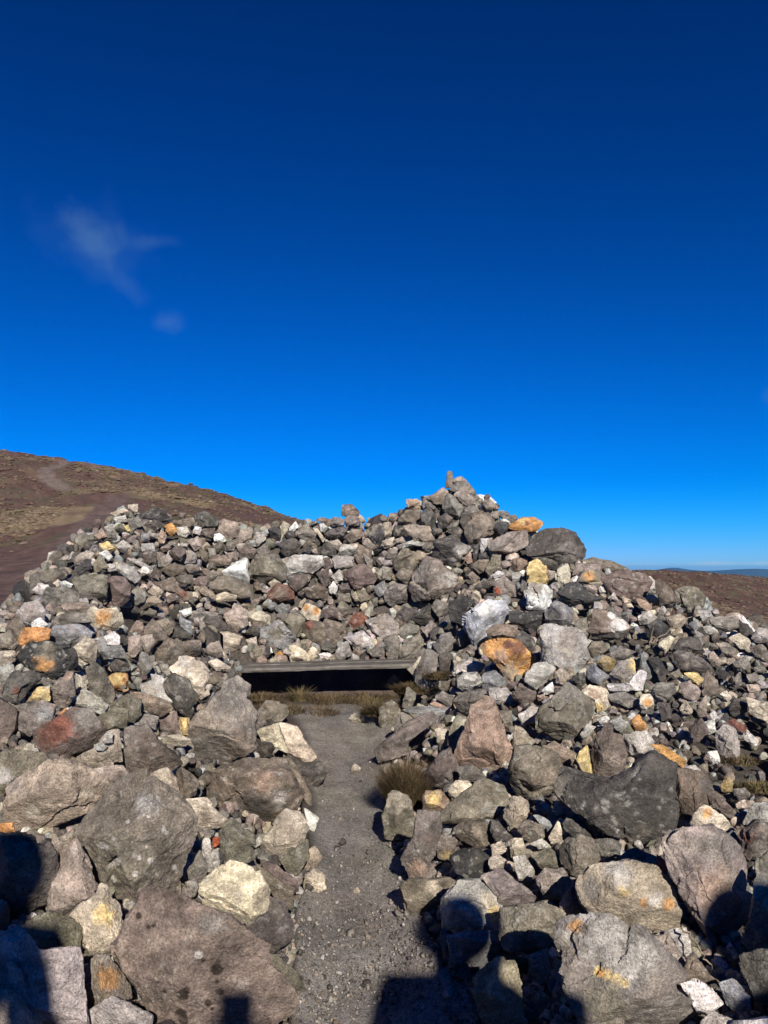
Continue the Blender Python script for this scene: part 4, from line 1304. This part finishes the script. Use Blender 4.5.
# ------------------------------------------------------------------ scrub of the hillside
MAT_PLANT, nt, bs = new_mat('dry_plant')
att = N(nt, 'ShaderNodeAttribute', attribute_name='tint').outputs['Color']
pos = N(nt, 'ShaderNodeNewGeometry').outputs['Position']
a = noise_node(nt, pos, 40, 3, .7)
nt.links.new(mixc(nt, 'MULTIPLY', 1.0, att, ramp(nt, a.outputs['Fac'], [(.3, .6), (.5, 1.0), (.7, 1.5)]).outputs['Color']), bs.inputs['Base Color'])
bs.inputs['Roughness'].default_value = .9; bs.inputs['Specular IOR Level'].default_value = .1

vs, fs, cs = [], [], []; nn = 0
lr = np.random.default_rng(33)
cand = 45000
uu = lr.uniform(-260, 800, cand); YY = np.exp(lr.uniform(math.log(13), math.log(150), cand))
xx = (uu - 384) / FPX * YY
zz = terrain(xx, YY)
d1 = polyline_dist(xx, YY, np.array(TR1)); d2 = polyline_dist(xx, YY, np.array(TR2)); hh = poly_dist(xx, YY, REG)
nz = fbm(np.stack([xx * .16, YY * .088, xx * 0], 1), 4) + .3 * fbm(np.stack([xx * .55 + 31, YY * .3, xx * 0], 1), 3)
for k in range(cand):
    if d1[k] < 1.5 or d2[k] < 1.1 or hh[k] < .8: continue
    if nz[k] < -.12 and lr.random() < .72: continue
    if YY[k] < 22 and lr.random() < .8: continue
    if 380 < uu[k] and lr.random() < .25: continue
    s = lr.uniform(.035, .10) * (1 + YY[k] / 80)
    sub = 2 if YY[k] < 24 else 1
    V, F = ICO[sub]
    W = V * (1 + .35 * noise3(V * 3 + k * 1.7) + .18 * lr.normal(size=len(V)))[:, None] * np.array([s * lr.uniform(.9, 1.6), s * lr.uniform(.9, 1.6), s * lr.uniform(.3, .65)])
    W = W + [xx[k], YY[k], zz[k]]
    pal = [(.145, .108, .070), (.205, .163, .105), (.085, .078, .048), (.062, .052, .036), (.100, .060, .048), (.125, .088, .068), (.24, .215, .185)]
    pr = [.25, .18, .16, .12, .14, .1, .05] if uu[k] < 480 else [.08, .04, .12, .14, .42, .18, .02]
    base = np.array(pal[lr.choice(7, p=pr)]); base = base * .5 + np.array(pal[1] if nz[k] > .18 else pal[2] if nz[k] > 0 else pal[4]) * .5; base = (base * .7 + np.array((.11, .072, .058)) * .3) * lr.uniform(.85, 1.15)
    vs.append(W); fs.append(F + nn); cs.append(np.repeat(base[None], len(W), 0)); nn += len(W)
o = mesh_obj('mountain_scrub', np.concatenate(vs), np.concatenate(fs), MAT_PLANT, np.concatenate(cs))
tag(o, 'low tan and olive scrub dotted over the volcanic slopes', 'scrub', kind='stuff')

# lone boulder on the hilltop by the trail
q = march(53, 456)
if q is not None:
    p, F = ICO[4]
    p = p * (1 + .18 * fbm(p * 1.6 + 4, 3) + .05 * fbm(p * 6, 2))[:, None] * np.array([.55, .5, .62])
    o = mesh_obj('boulder', p, F, MAT_STONE, np.repeat(np.array([[.09, .075, .065]]), len(p), 0), loc=(q[0], q[1], q[2] + .35))
    tag(o, 'small dark boulder standing alone on the hilltop where the trail meets the sky', 'boulder')

# ------------------------------------------------------------------ far hills beyond the moor
us = np.linspace(-400, 1300, 260)
crest = 570.8 - 3.2 * np.exp(-((us - 674) / 16) ** 2) - 2.0 * np.exp(-((us - 752) / 26) ** 2) - 2.2 * np.exp(-((us - 870) / 60) ** 2) - 1.0 * np.exp(-((us - 560) / 50) ** 2)
crest += .5 * fbm(np.stack([us * .05, us * 0, us * 0], 1), 4)
rows = []
for Y, k in ((9000, -1.0), (10500, -.35), (12000, -.1), (13500, 0.0), (15500, -.3), (19000, -.9)):
    rows.append([at(u, c, 13500) * [Y / 13500, Y / 13500, 1] + [0, 0, k * 700] for u, c in zip(us, crest)])
P = np.array(rows).reshape(-1, 3)
nu = len(us)
F = np.array([[i * nu + j, i * nu + j + 1, (i + 1) * nu + j + 1, (i + 1) * nu + j] for i in range(5) for j in range(nu - 1)])
C = np.repeat(np.array([[.028, .055, .075]]), len(P), 0) * np.clip(1 + .3 * fbm(P / 700, 3), .6, 1.4)[:, None]  # blue of the distant air painted into the hills' own colour
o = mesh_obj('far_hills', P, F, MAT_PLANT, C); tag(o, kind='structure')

# ------------------------------------------------------------------ the air that adds to the blue painted on the far hills
HAZE = 3.0e-5
if HAZE:
    hm = bpy.data.materials.new('air'); hm.use_nodes = True
    hn = hm.node_tree
    hn.nodes.remove(hn.nodes['Principled BSDF'])
    pv = N(hn, 'ShaderNodeVolumePrincipled'); pv.inputs['Color'].default_value = (.22, .56, 1.0, 1); pv.inputs['Density'].default_value = HAZE
    pv.inputs['Anisotropy'].default_value = 0.0
    hn.links.new(pv.outputs[0], hn.nodes['Material Output'].inputs['Volume'])
    a, b, z0, z1 = -30500.0, 30500.0, -2900.0, 60.0
    P = [(x, y, z) for z in (z0, z1) for y in (a, b) for x in (a, b)]
    tag(mesh_obj('haze', P, [(0, 2, 3, 1), (4, 5, 7, 6), (0, 1, 5, 4), (2, 6, 7, 3), (0, 4, 6, 2), (1, 3, 7, 5)], hm, smooth=False), kind='stuff')

# ------------------------------------------------------------------ plank bench
MAT_WOOD, nt, bs = new_mat('weathered_wood')
oc = N(nt, 'ShaderNodeTexCoord').outputs['Object']
mp = N(nt, 'ShaderNodeMapping'); mp.inputs['Scale'].default_value = (2.2, 38, 38); nt.links.new(oc, mp.inputs['Vector'])
a = noise_node(nt, mp.outputs['Vector'], 1.6, 7, .7)
b = noise_node(nt, oc, 9, 4, .6)
cc = ramp(nt, a.outputs['Fac'], [(.32, (.06, .053, .045)), (.46, (.10, .09, .079)), (.62, (.175, .162, .146)), (.8, (.255, .24, .22))]).outputs['Color']
cc = mixc(nt, 'MULTIPLY', 1.0, cc, ramp(nt, b.outputs['Fac'], [(.3, .6), (.55, 1.05), (.75, 1.25)]).outputs['Color'])
nt.links.new(cc, bs.inputs['Base Color']); bs.inputs['Roughness'].default_value = .85
bp = N(nt, 'ShaderNodeBump'); bp.inputs['Strength'].default_value = .7; bp.inputs['Distance'].default_value = .008
nt.links.new(a.outputs['Fac'], bp.inputs['Height']); nt.links.new(bp.outputs['Normal'], bs.inputs['Normal'])

def board(name, L, D, T, seed, parent, loc):
    nx = 90
    ring = [(-.5, -.5), (0, -.5), (.5, -.5), (.5, 0), (.5, .5), (0, .5), (-.5, .5), (-.5, 0)]
    vs = []
    for i in range(nx + 1):
        x = (i / nx - .5) * L
        for (cy, cz) in ring:
            w = 1 - .06 * (abs(cy) * abs(cz) > .2)
            vs.append([x, cy * D * w, cz * T * (w * 1.0)])
    vs = np.array(vs)
    f = np.stack([vs[:, 0] * 1.4 + seed, vs[:, 1] * 5, vs[:, 2] * 9], 1)
    vs[:, 1] += .010 * noise3(f) + .004 * noise3(f * 5); vs[:, 2] += .006 * noise3(f + 8) + .003 * noise3(f * 6)
    fs = []
    n = len(ring)
    for i in range(nx):
        for k in range(n):
            fs.append([i * n + k, i * n + (k + 1) % n, (i + 1) * n + (k + 1) % n, (i + 1) * n + k])
    fs.append(list(range(n))[::-1]); fs.append([nx * n + k for k in range(n)])
    return mesh_obj(name, vs, fs, MAT_WOOD, smooth=False, parent=parent, loc=loc)
pl, pr = at(231, 671, 7.28), at(421, 665.5, 7.28)
mid = (pl + pr) / 2
L = np.linalg.norm(pr - pl)
bench = bpy.data.objects.new('plank_bench', None); COL.objects.link(bench)
bench.location = mid; bench.rotation_euler = (0, -math.atan2(pr[2] - pl[2], pr[0] - pl[0]), 0)
tag(bench, 'weathered grey plank bench set into the stone wall at the end of the path', 'bench')
board('board', L, .225, .04, 1, bench, (0, .11, 0))
board('board', L * .97, .20, .04, 9, bench, (.02, .335, .004))
# ------------------------------------------------------------------ plants among the stones
def blades(n, spread, hgt, pal, seed, width=.004, lean=.6, depth=1.0):
    lr = np.random.default_rng(seed)
    vs, fs, cs = [], [], []; k = 0
    for i in range(n):
        r = spread * math.sqrt(lr.random()); a = lr.uniform(0, 2 * math.pi)
        b = np.array([r * math.cos(a), r * math.sin(a) * depth, -.02])
        l = hgt * lr.uniform(.45, 1.1) * (1 - .4 * r / spread)
        dirn = lr.normal(size=2) * lean * .5 + np.array([math.cos(a), math.sin(a)]) * lean * r / spread
        s = np.array([-math.sin(a + lr.uniform(-1, 1)), math.cos(a), 0]); s /= np.linalg.norm(s)
        base = np.array(pal[lr.integers(len(pal))]) * lr.uniform(.7, 1.2)
        for j in range(4):
            t = j / 3
            c = b + np.array([dirn[0] * l * t * t, dirn[1] * l * t * t, l * t * (1 - .25 * lean * t)])
            w = width * (1 - .85 * t)
            vs += [c - s * w, c + s * w]; cs += [base * (.8 + .4 * t)] * 2
        for j in range(3): fs.append([k + 2 * j, k + 2 * j + 1, k + 2 * j + 3, k + 2 * j + 2])
        k += 8
    return np.array(vs), np.array(fs), np.array(cs)
DRY = [(.125, .092, .056), (.105, .07, .042), (.085, .055, .036), (.175, .135, .085)]
OLIVE = [(.10, .09, .04), (.075, .075, .033), (.13, .105, .05), (.17, .135, .07)]
GOLD = [(.088, .064, .034), (.072, .052, .03), (.064, .054, .03), (.115, .083, .045)]
GREEN = [(.11, .13, .05), (.16, .17, .08), (.09, .10, .045)]
def tuft(name, u, v, n, spread_px, h_px, pal, seed, label, group=None, width=.004, lean=.6, up=0.0, cat='plant', front=0.0):
    t, ok = hit(u, v)
    t -= front
    p = EYE + ray(u, v) * t + [0, 0, up]
    m = t / FPX
    V, F, C = blades(n, spread_px * m, h_px * m, pal, seed, width, lean, .8)
    o = mesh_obj(name, V, F, MAT_PLANT, C, smooth=False, loc=p)
    return tag(o, label, cat, group)
G = 'grass tufts at the foot of the plank bench'
tuft('grass_tuft', 300, 701, 260, 9, 24, OLIVE + DRY, 1, 'leafy olive tuft rising in front of the dark gap under the plank', G)
tuft('grass_tuft', 268, 702, 500, 18, 12, DRY, 2, "straw coloured tuft under the plank's left end", G)
tuft('grass_tuft', 330, 702, 700, 26, 13, DRY + GOLD, 3, 'low dry grass in front of the middle of the plank', G)
tuft('grass_tuft', 366, 703, 600, 22, 12, DRY + OLIVE, 4, 'low straw grass beside the small cream stone at the head of the path', G)
tuft('grass_tuft', 285, 710, 500, 20, 11, OLIVE + GOLD, 5, 'olive tuft beside the olive brown stone under the plank', G)
tuft('grass_tuft', 316, 711, 500, 24, 9, GOLD + DRY, 15, 'low brown turf at the head of the path between the grass tufts and the gravel', G)
for k, u in enumerate((262, 296, 330, 362, 390)):
    tuft('grass_tuft', u, 696.5, 420, 19, 9 + k % 2 * 2, (DRY + GOLD, GOLD, OLIVE + GOLD)[k % 3], 60 + k, ('brown turf in the shade at the left end of the gap under the plank', 'brown moss turf in the gap under the plank behind the leafy olive tuft', 'olive brown turf in the middle of the gap under the plank', 'brown turf in the gap under the plank behind the small cream stone', 'mossy turf in the right end of the gap under the plank')[k], G)
tuft('grass_tuft', 384, 712, 1300, 22, 17, GOLD, 6, 'golden brown mossy cushion at the edge of the path head', G, lean=.9, front=.1)
tuft('grass_tuft', 412, 690, 900, 18, 14, GOLD, 7, "golden mossy cushion below the plank's right end", G, lean=.9, front=.1)
tuft('grass_tuft', 436, 676, 400, 13, 11, GOLD, 17, 'golden moss between grey stones right of the plank bench', G, lean=.9, front=.15)
tuft('dry_tussock', 406, 804, 5200, 18, 56, GOLD + GOLD + DRY, 8, 'bushy dry brown tussock growing on the path-side stones', lean=.42, width=.0025, front=.05)
G = 'mossy growth on the open ground at the heap edge'
tuft('grass_tuft', 738, 758, 350, 22, 9, OLIVE + DRY, 9, 'olive grass patch beside the pale stone on the mossy ground', G)
tuft('grass_tuft', 758, 785, 400, 24, 9, OLIVE + GOLD, 10, 'olive brown grass patch at the frame edge below the brick red stone', G)
tuft('grass_tuft', 726, 740, 260, 12, 8, OLIVE, 11, 'small olive moss tuft between pale stones near the brick red stone', G)
tuft('moss_cushion', 520, 962, 900, 13, 9, GREEN + OLIVE, 12, 'green moss cushion below the flat olive brown slab', lean=.9)

def twig(points_px, Y, rad_, label, seed, lift=0.0):
    P = [at(u, v, Y + dy) for u, v, dy in points_px]
    Q = []
    for a, b in zip(P[:-1], P[1:]):
        for k in range(5): Q.append(a + (b - a) * k / 5)
    Q.append(P[-1]); Q = np.array(Q)
    lr = np.random.default_rng(seed); Q += lr.normal(0, rad_ * .8, Q.shape)
    vs, fs = [], []
    for i, c in enumerate(Q):
        tdir = Q[min(i + 1, len(Q) - 1)] - Q[max(i - 1, 0)]; tdir /= np.linalg.norm(tdir)
        s = np.cross(tdir, [0, 0, 1.0]); s /= np.linalg.norm(s) + 1e-9; w = np.cross(s, tdir)
        r = rad_ * (1 - .6 * i / len(Q))
        for k in range(6):
            vs.append(c + r * (math.cos(k * math.pi / 3) * s + math.sin(k * math.pi / 3) * w))
    for i in range(len(Q) - 1):
        for k in range(6): fs.append([i * 6 + k, i * 6 + (k + 1) % 6, i * 6 + 6 + (k + 1) % 6, i * 6 + 6 + k])
    vs = np.array(vs); c0 = Q[0]
    o = mesh_obj('twig', vs - c0, np.array(fs), MAT_PLANT, np.repeat(np.array([[.22, .18, .13]]), len(vs), 0), loc=c0)
    return tag(o, label, 'twig')
twig(((641, 640, 0), (652, 643, -.05), (664, 634, -.08), (680, 622, -.1), (692, 616, -.1)), 5.35, .006, 'long dry twig arching over pale stones near the blackish stone', 1)
twig(((650, 645, 0), (652, 633, -.03), (655, 622, -.05)), 5.3, .005, 'short upright dry twig beside the blackish stone', 2)
twig(((680, 925, 0), (692, 938, -.04), (702, 953, -.06), (712, 966, -.05), (714, 976, 0)), 2.45, .004, 'thin curved root dangling in the dark gap under the pinkish brown slab', 3)

# ------------------------------------------------------------------ people behind the camera: only their shadows reach the picture
def cloth(name, jacket, trousers, skin):
    m, nt, bs = new_mat(name)
    oc = N(nt, 'ShaderNodeTexCoord').outputs['Object']
    sp = N(nt, 'ShaderNodeSeparateXYZ'); nt.links.new(oc, sp.inputs[0])
    r = ramp(nt, sp.outputs['Z'], [(.0, (.05, .04, .035)), (.12, trousers), (.88, jacket)])
    r.color_ramp.interpolation = 'CONSTANT'
    e = N(nt, 'ShaderNodeMath', operation='GREATER_THAN'); nt.links.new(sp.outputs['Z'], e.inputs[0]); e.inputs[1].default_value = 1.5
    ax = N(nt, 'ShaderNodeMath', operation='ABSOLUTE'); nt.links.new(sp.outputs['X'], ax.inputs[0])
    l = N(nt, 'ShaderNodeMath', operation='LESS_THAN'); nt.links.new(ax.outputs[0], l.inputs[0]); l.inputs[1].default_value = .13
    ml = N(nt, 'ShaderNodeMath', operation='MULTIPLY'); nt.links.new(e.outputs[0], ml.inputs[0]); nt.links.new(l.outputs[0], ml.inputs[1])
    nn = noise_node(nt, oc, 14, 4, .6)
    c = mixc(nt, 'MIX', ml.outputs[0], r.outputs['Color'], skin)
    c = mixc(nt, 'MULTIPLY', 1.0, c, ramp(nt, nn.outputs['Fac'], [(.3, .8), (.7, 1.2)]).outputs['Color'])
    nt.links.new(c, bs.inputs['Base Color']); bs.inputs['Roughness'].default_value = .8
    return m
MAT_HAIR, nt, bs = new_mat('dark_hair'); bs.inputs['Base Color'].default_value = (.03, .02, .014, 1); bs.inputs['Roughness'].default_value = .6
def person(loc, mat, label, raised=False, turn=0.0, lean=0.0):
    V, R, E = [], [], []
    def add(p, r, to=None):
        V.append(p); R.append(r)
        if to is not None: E.append((to, len(V) - 1))
        return len(V) - 1
    pel = add((0, 0, .95), .15); wa = add((0, .01, 1.10), .14, pel); ch = add((0, .01, 1.32), .165, wa)
    nb = add((0, 0, 1.47), .075, ch); nk = add((0, .01, 1.53), .058, nb); jw = add((0, .03, 1.59), .08, nk); hd = add((0, .02, 1.67), .10, jw); add((0, .0, 1.745), .075, hd)
    add((0, .135, 1.645), .016, hd)
    for s in (-1, 1):
        hp = add((s * .095, 0, .88), .095, pel); kn = add((s * .105, .02, .50), .065, hp); an = add((s * .11, -.01, .10), .047, kn); add((s * .13, .15, .045), .042, an)
        sh = add((s * .175, 0, 1.41), .08, ch)
        if raised: el = add((s * .24, .16, 1.58), .048, sh); wr = add((s * .085, .22, 1.80), .034, el); hv = np.array((-s * .01, .03, .06)); side_ = np.array((-s * .02, 0, 0)); fd = np.array((-s * .012, .012, .06))
        else: el = add((s * .245, -.02, 1.14), .047, sh); wr = add((s * .235, .08, .92), .034, el); hv = np.array((0, .02, -.06)); side_ = np.array((0, .022, 0)); fd = np.array((0, .01, -.06))
        pm = add(tuple(np.array(V[wr]) + hv), .034, wr)
        for j in range(4):
            b = np.array(V[pm]) + side_ * (j - 1.5) + fd * .35
            f1 = add(tuple(b), .0095, pm); f2 = add(tuple(b + fd * (.6 + .1 * (j in (1, 2)))), .0085, f1); add(tuple(b + fd * 1.0 + np.array((-s * .012, .006, 0))), .0075, f2)
        th = add(tuple(np.array(V[pm]) + side_ * 2.0), .011, pm); add(tuple(np.array(V[th]) + fd * .6 + side_ * .5), .009, th)
    me = bpy.data.meshes.new('person'); me.from_pydata(V, E, []); me.update()
    o = bpy.data.objects.new('person', me); COL.objects.link(o)
    md = o.modifiers.new('skin', 'SKIN'); md.use_smooth_shade = True
    sv = me.skin_vertices[0].data
    for i, r in enumerate(R): sv[i].radius = (r, r * (.72 if i in (pel, wa, ch) else 1.0))
    sv[pel].use_root = True
    ss = o.modifiers.new('subsurf', 'SUBSURF'); ss.levels = 2; ss.render_levels = 2
    me.materials.append(mat)
    o.location = loc; o.rotation_euler = (0, lean, turn)
    p, F = ICO[3]
    m = (p[:, 2] > -.15) | (p[:, 1] < -.1)
    W = p * np.array([.112, .122, .115]) * (1 + .05 * noise3(p * 7))[:, None]
    W[~m] *= .8
    mesh_obj('hair', W + [0, -.005, 1.69], F, MAT_HAIR, parent=o)
    return tag(o, label, 'person')

def stand_for(u, v, head=1.66, ground_=0.95):
    t, ok = hit(u, v)
    p = EYE + ray(u, v) * t
    z = head + ground_
    s = (z - p[2]) / SUN[2]
    return p + SUN * s
sk = (.42, .27, .2)
for (u, v), mat, label, lean in (((446, 925), cloth('dark_coat', (.03, .035, .05), (.05, .05, .055), sk), 'person in a dark coat whose shadow falls on the gravel path', .27),
                           ((22, 884), cloth('blue_jacket', (.04, .07, .14), (.04, .04, .045), sk), 'person in a blue jacket whose shadow falls on the smooth dark boulder', 0),
                           ((736, 934), cloth('green_jacket', (.05, .09, .06), (.07, .06, .05), sk), 'person in a green jacket whose shadow falls on the pinkish brown slab', 0)):
    h = stand_for(u, v)
    gz_ = ground_z(h[0], h[1])
    for _ in range(4):
        h = stand_for(u, v, ground_=gz_); gz_ = ground_z(h[0], h[1])
    person((h[0] - 1.66 * math.sin(lean), h[1], gz_), mat, label, turn=0 if lean else random.uniform(-.25, .25), lean=lean)
# the one who holds a phone overhead: its small square shadow falls on the pitted brown boulder
t, ok = hit(236, 1019)
p = EYE + ray(236, 1019) * t
best = None
for s in np.linspace(2.5, 8, 300):
    q = p + SUN * s
    gz_ = ground_z(q[0], q[1] - .25) if abs(q[1]) < 14 else 0
    e = abs(q[2] - gz_ - 1.95)
    if best is None or e < best[0]: best = (e, q, gz_)
q, gz_ = best[1], best[2]
person((q[0], q[1] - .26, gz_), cloth('grey_fleece', (.12, .12, .13), (.06, .05, .045), sk), 'person in a grey fleece holding a phone up above the head', raised=True)
MAT_PHONE, nt, bs = new_mat('black_glass'); bs.inputs['Base Color'].default_value = (.01, .01, .012, 1); bs.inputs['Roughness'].default_value = .15
bm = bmesh.new(); bmesh.ops.create_cube(bm, size=1)
for v in bm.verts: v.co = (v.co.x * .105, v.co.y * .009, v.co.z * .15)
bmesh.ops.bevel(bm, geom=bm.edges[:], offset=.004, segments=2, affect='EDGES')
me = bpy.data.meshes.new('phone'); bm.to_mesh(me); bm.free(); me.materials.append(MAT_PHONE)
o = bpy.data.objects.new('phone', me); COL.objects.link(o); o.location = q; o.rotation_euler = (-.15, 0, 0)
tag(o, 'black phone held up in both hands by the person in the grey fleece', 'phone')

# ------------------------------------------------------------------ daylight
sl = bpy.data.lights.new('sun', 'SUN'); sl.energy = 5.0; sl.angle = math.radians(.53); sl.color = (1.0, .92, .80)
so = bpy.data.objects.new('sun', sl); COL.objects.link(so)
so.rotation_euler = Vector(ANTI.tolist()).to_track_quat('-Z', 'Y').to_euler()
w = bpy.data.worlds.new('World'); SC.world = w; w.use_nodes = True
nt = w.node_tree
bg = nt.nodes['Background']
sky = N(nt, 'ShaderNodeTexSky', sky_type='NISHITA')
sky.sun_disc = False; sky.sun_elevation = EL; sky.sun_rotation = AZ
sky.altitude = 1900; sky.air_density = 1.0; sky.dust_density = 0.0; sky.ozone_density = 6.0
hs = N(nt, 'ShaderNodeHueSaturation'); hs.inputs['Saturation'].default_value = 1.45; hs.inputs['Value'].default_value = 1.0
nt.links.new(sky.outputs[0], hs.inputs['Color'])
gm = N(nt, 'ShaderNodeGamma'); gm.inputs['Gamma'].default_value = 1.68; nt.links.new(hs.outputs['Color'], gm.inputs['Color'])
# response of the phone camera to the sky: deep blue overhead, held back towards the horizon
EXPO = .36; SKY = .065
s0 = .065 * 2 ** .5
def vm(op, a, b):
    n = N(nt, 'ShaderNodeVectorMath', operation=op)
    for i, v in enumerate((a, b)):
        if isinstance(v, tuple): n.inputs[i].default_value = v
        else: nt.links.new(v, n.inputs[i])
    return n.outputs[0]
X = vm('MULTIPLY', gm.outputs['Color'], tuple((s0 * m) ** 1.4 for m in (.62, .85, 1.0)))
den = vm('ADD', vm('MULTIPLY', X, (.5, 2.3, .36)), (1.0, 1.0, 1.0))
s1 = SKY * 2 ** EXPO
col = vm('DIVIDE', vm('MULTIPLY', X, tuple(a / s1 for a in (.6, 1.72, 1.08))), den)
# a thin wisp of cloud high over the trail, and faint streaks low over the far hills
gen = N(nt, 'ShaderNodeTexCoord').outputs['Generated']
def dot(vec):
    n = N(nt, 'ShaderNodeVectorMath', operation='DOT_PRODUCT'); nt.links.new(gen, n.inputs[0]); n.inputs[1].default_value = vec
    return n.outputs['Value']
def math_(op, a, b):
    n = N(nt, 'ShaderNodeMath', operation=op)
    for i, v in enumerate((a, b)):
        if isinstance(v, (int, float)): n.inputs[i].default_value = v
        else: nt.links.new(v, n.inputs[i])
    return n.outputs[0]
def cloud(u, v, ru, rv, tilt, seed, strength, tone=(2.5, 4.7, 6.2), soft=1.5):
    global col
    c = ray(u, v); c = c / np.linalg.norm(c)
    rt = np.cross(c, [0, 0, 1.0]); rt /= np.linalg.norm(rt); up = np.cross(rt, c)
    a = math.cos(tilt) * rt + math.sin(tilt) * up; b = -math.sin(tilt) * rt + math.cos(tilt) * up
    x = math_('DIVIDE', dot(a.tolist()), ru / FPX); y = math_('DIVIDE', dot(b.tolist()), rv / FPX)
    d = math_('POWER', math_('ADD', math_('MULTIPLY', x, x), math_('MULTIPLY', y, y)), .5)
    f = math_('GREATER_THAN', dot(c.tolist()), 0.0)
    mp = N(nt, 'ShaderNodeMapping'); mp.inputs['Location'].default_value = (seed, seed * .7, 0); nt.links.new(gen, mp.inputs['Vector'])
    nz = noise_node(nt, mp.outputs['Vector'], 26, 5, .55)
    e = math_('ADD', d, math_('MULTIPLY', math_('SUBTRACT', nz.outputs['Fac'], .5), 1.7))
    r = ramp(nt, e, [(.0, 1.0), (soft, 0.0)]); r.color_ramp.interpolation = 'EASE'
    f = math_('MULTIPLY', math_('MULTIPLY', f, r.outputs['Color']), strength)
    col = mixc(nt, 'MIX', f, col, tone)
cloud(95, 240, 40, 31, -.6, 1.3, .17)
cloud(150, 242, 30, 10, .15, 3.1, .08)
cloud(126, 285, 24, 14, -.6, 5.1, .07)
cloud(169, 322, 24, 13, .3, 8.7, .13)
cloud(715, 563.5, 90, 2.6, .0, 2.2, .75, (4.6, 7.0, 9.3), 1.2)
cloud(590, 565, 60, 2.0, .0, 4.4, .5, (4.6, 7.0, 9.3), 1.2)
cloud(96, 245, 62, 48, -.6, 12.3, .05)
cloud(772, 396, 12, 12, .4, 6.2, .08)
nt.links.new(col, bg.inputs['Color'])
bg.inputs['Strength'].default_value = SKY

SC.view_settings.view_transform = 'Standard'
SC.view_settings.look = 'None'
SC.view_settings.exposure = EXPO
SC.view_settings.gamma = 1.0
SC.view_settings.use_curve_mapping = False
SC.render.engine = 'CYCLES'
SC.cycles.max_bounces = 5
SC.cycles.use_denoising = True
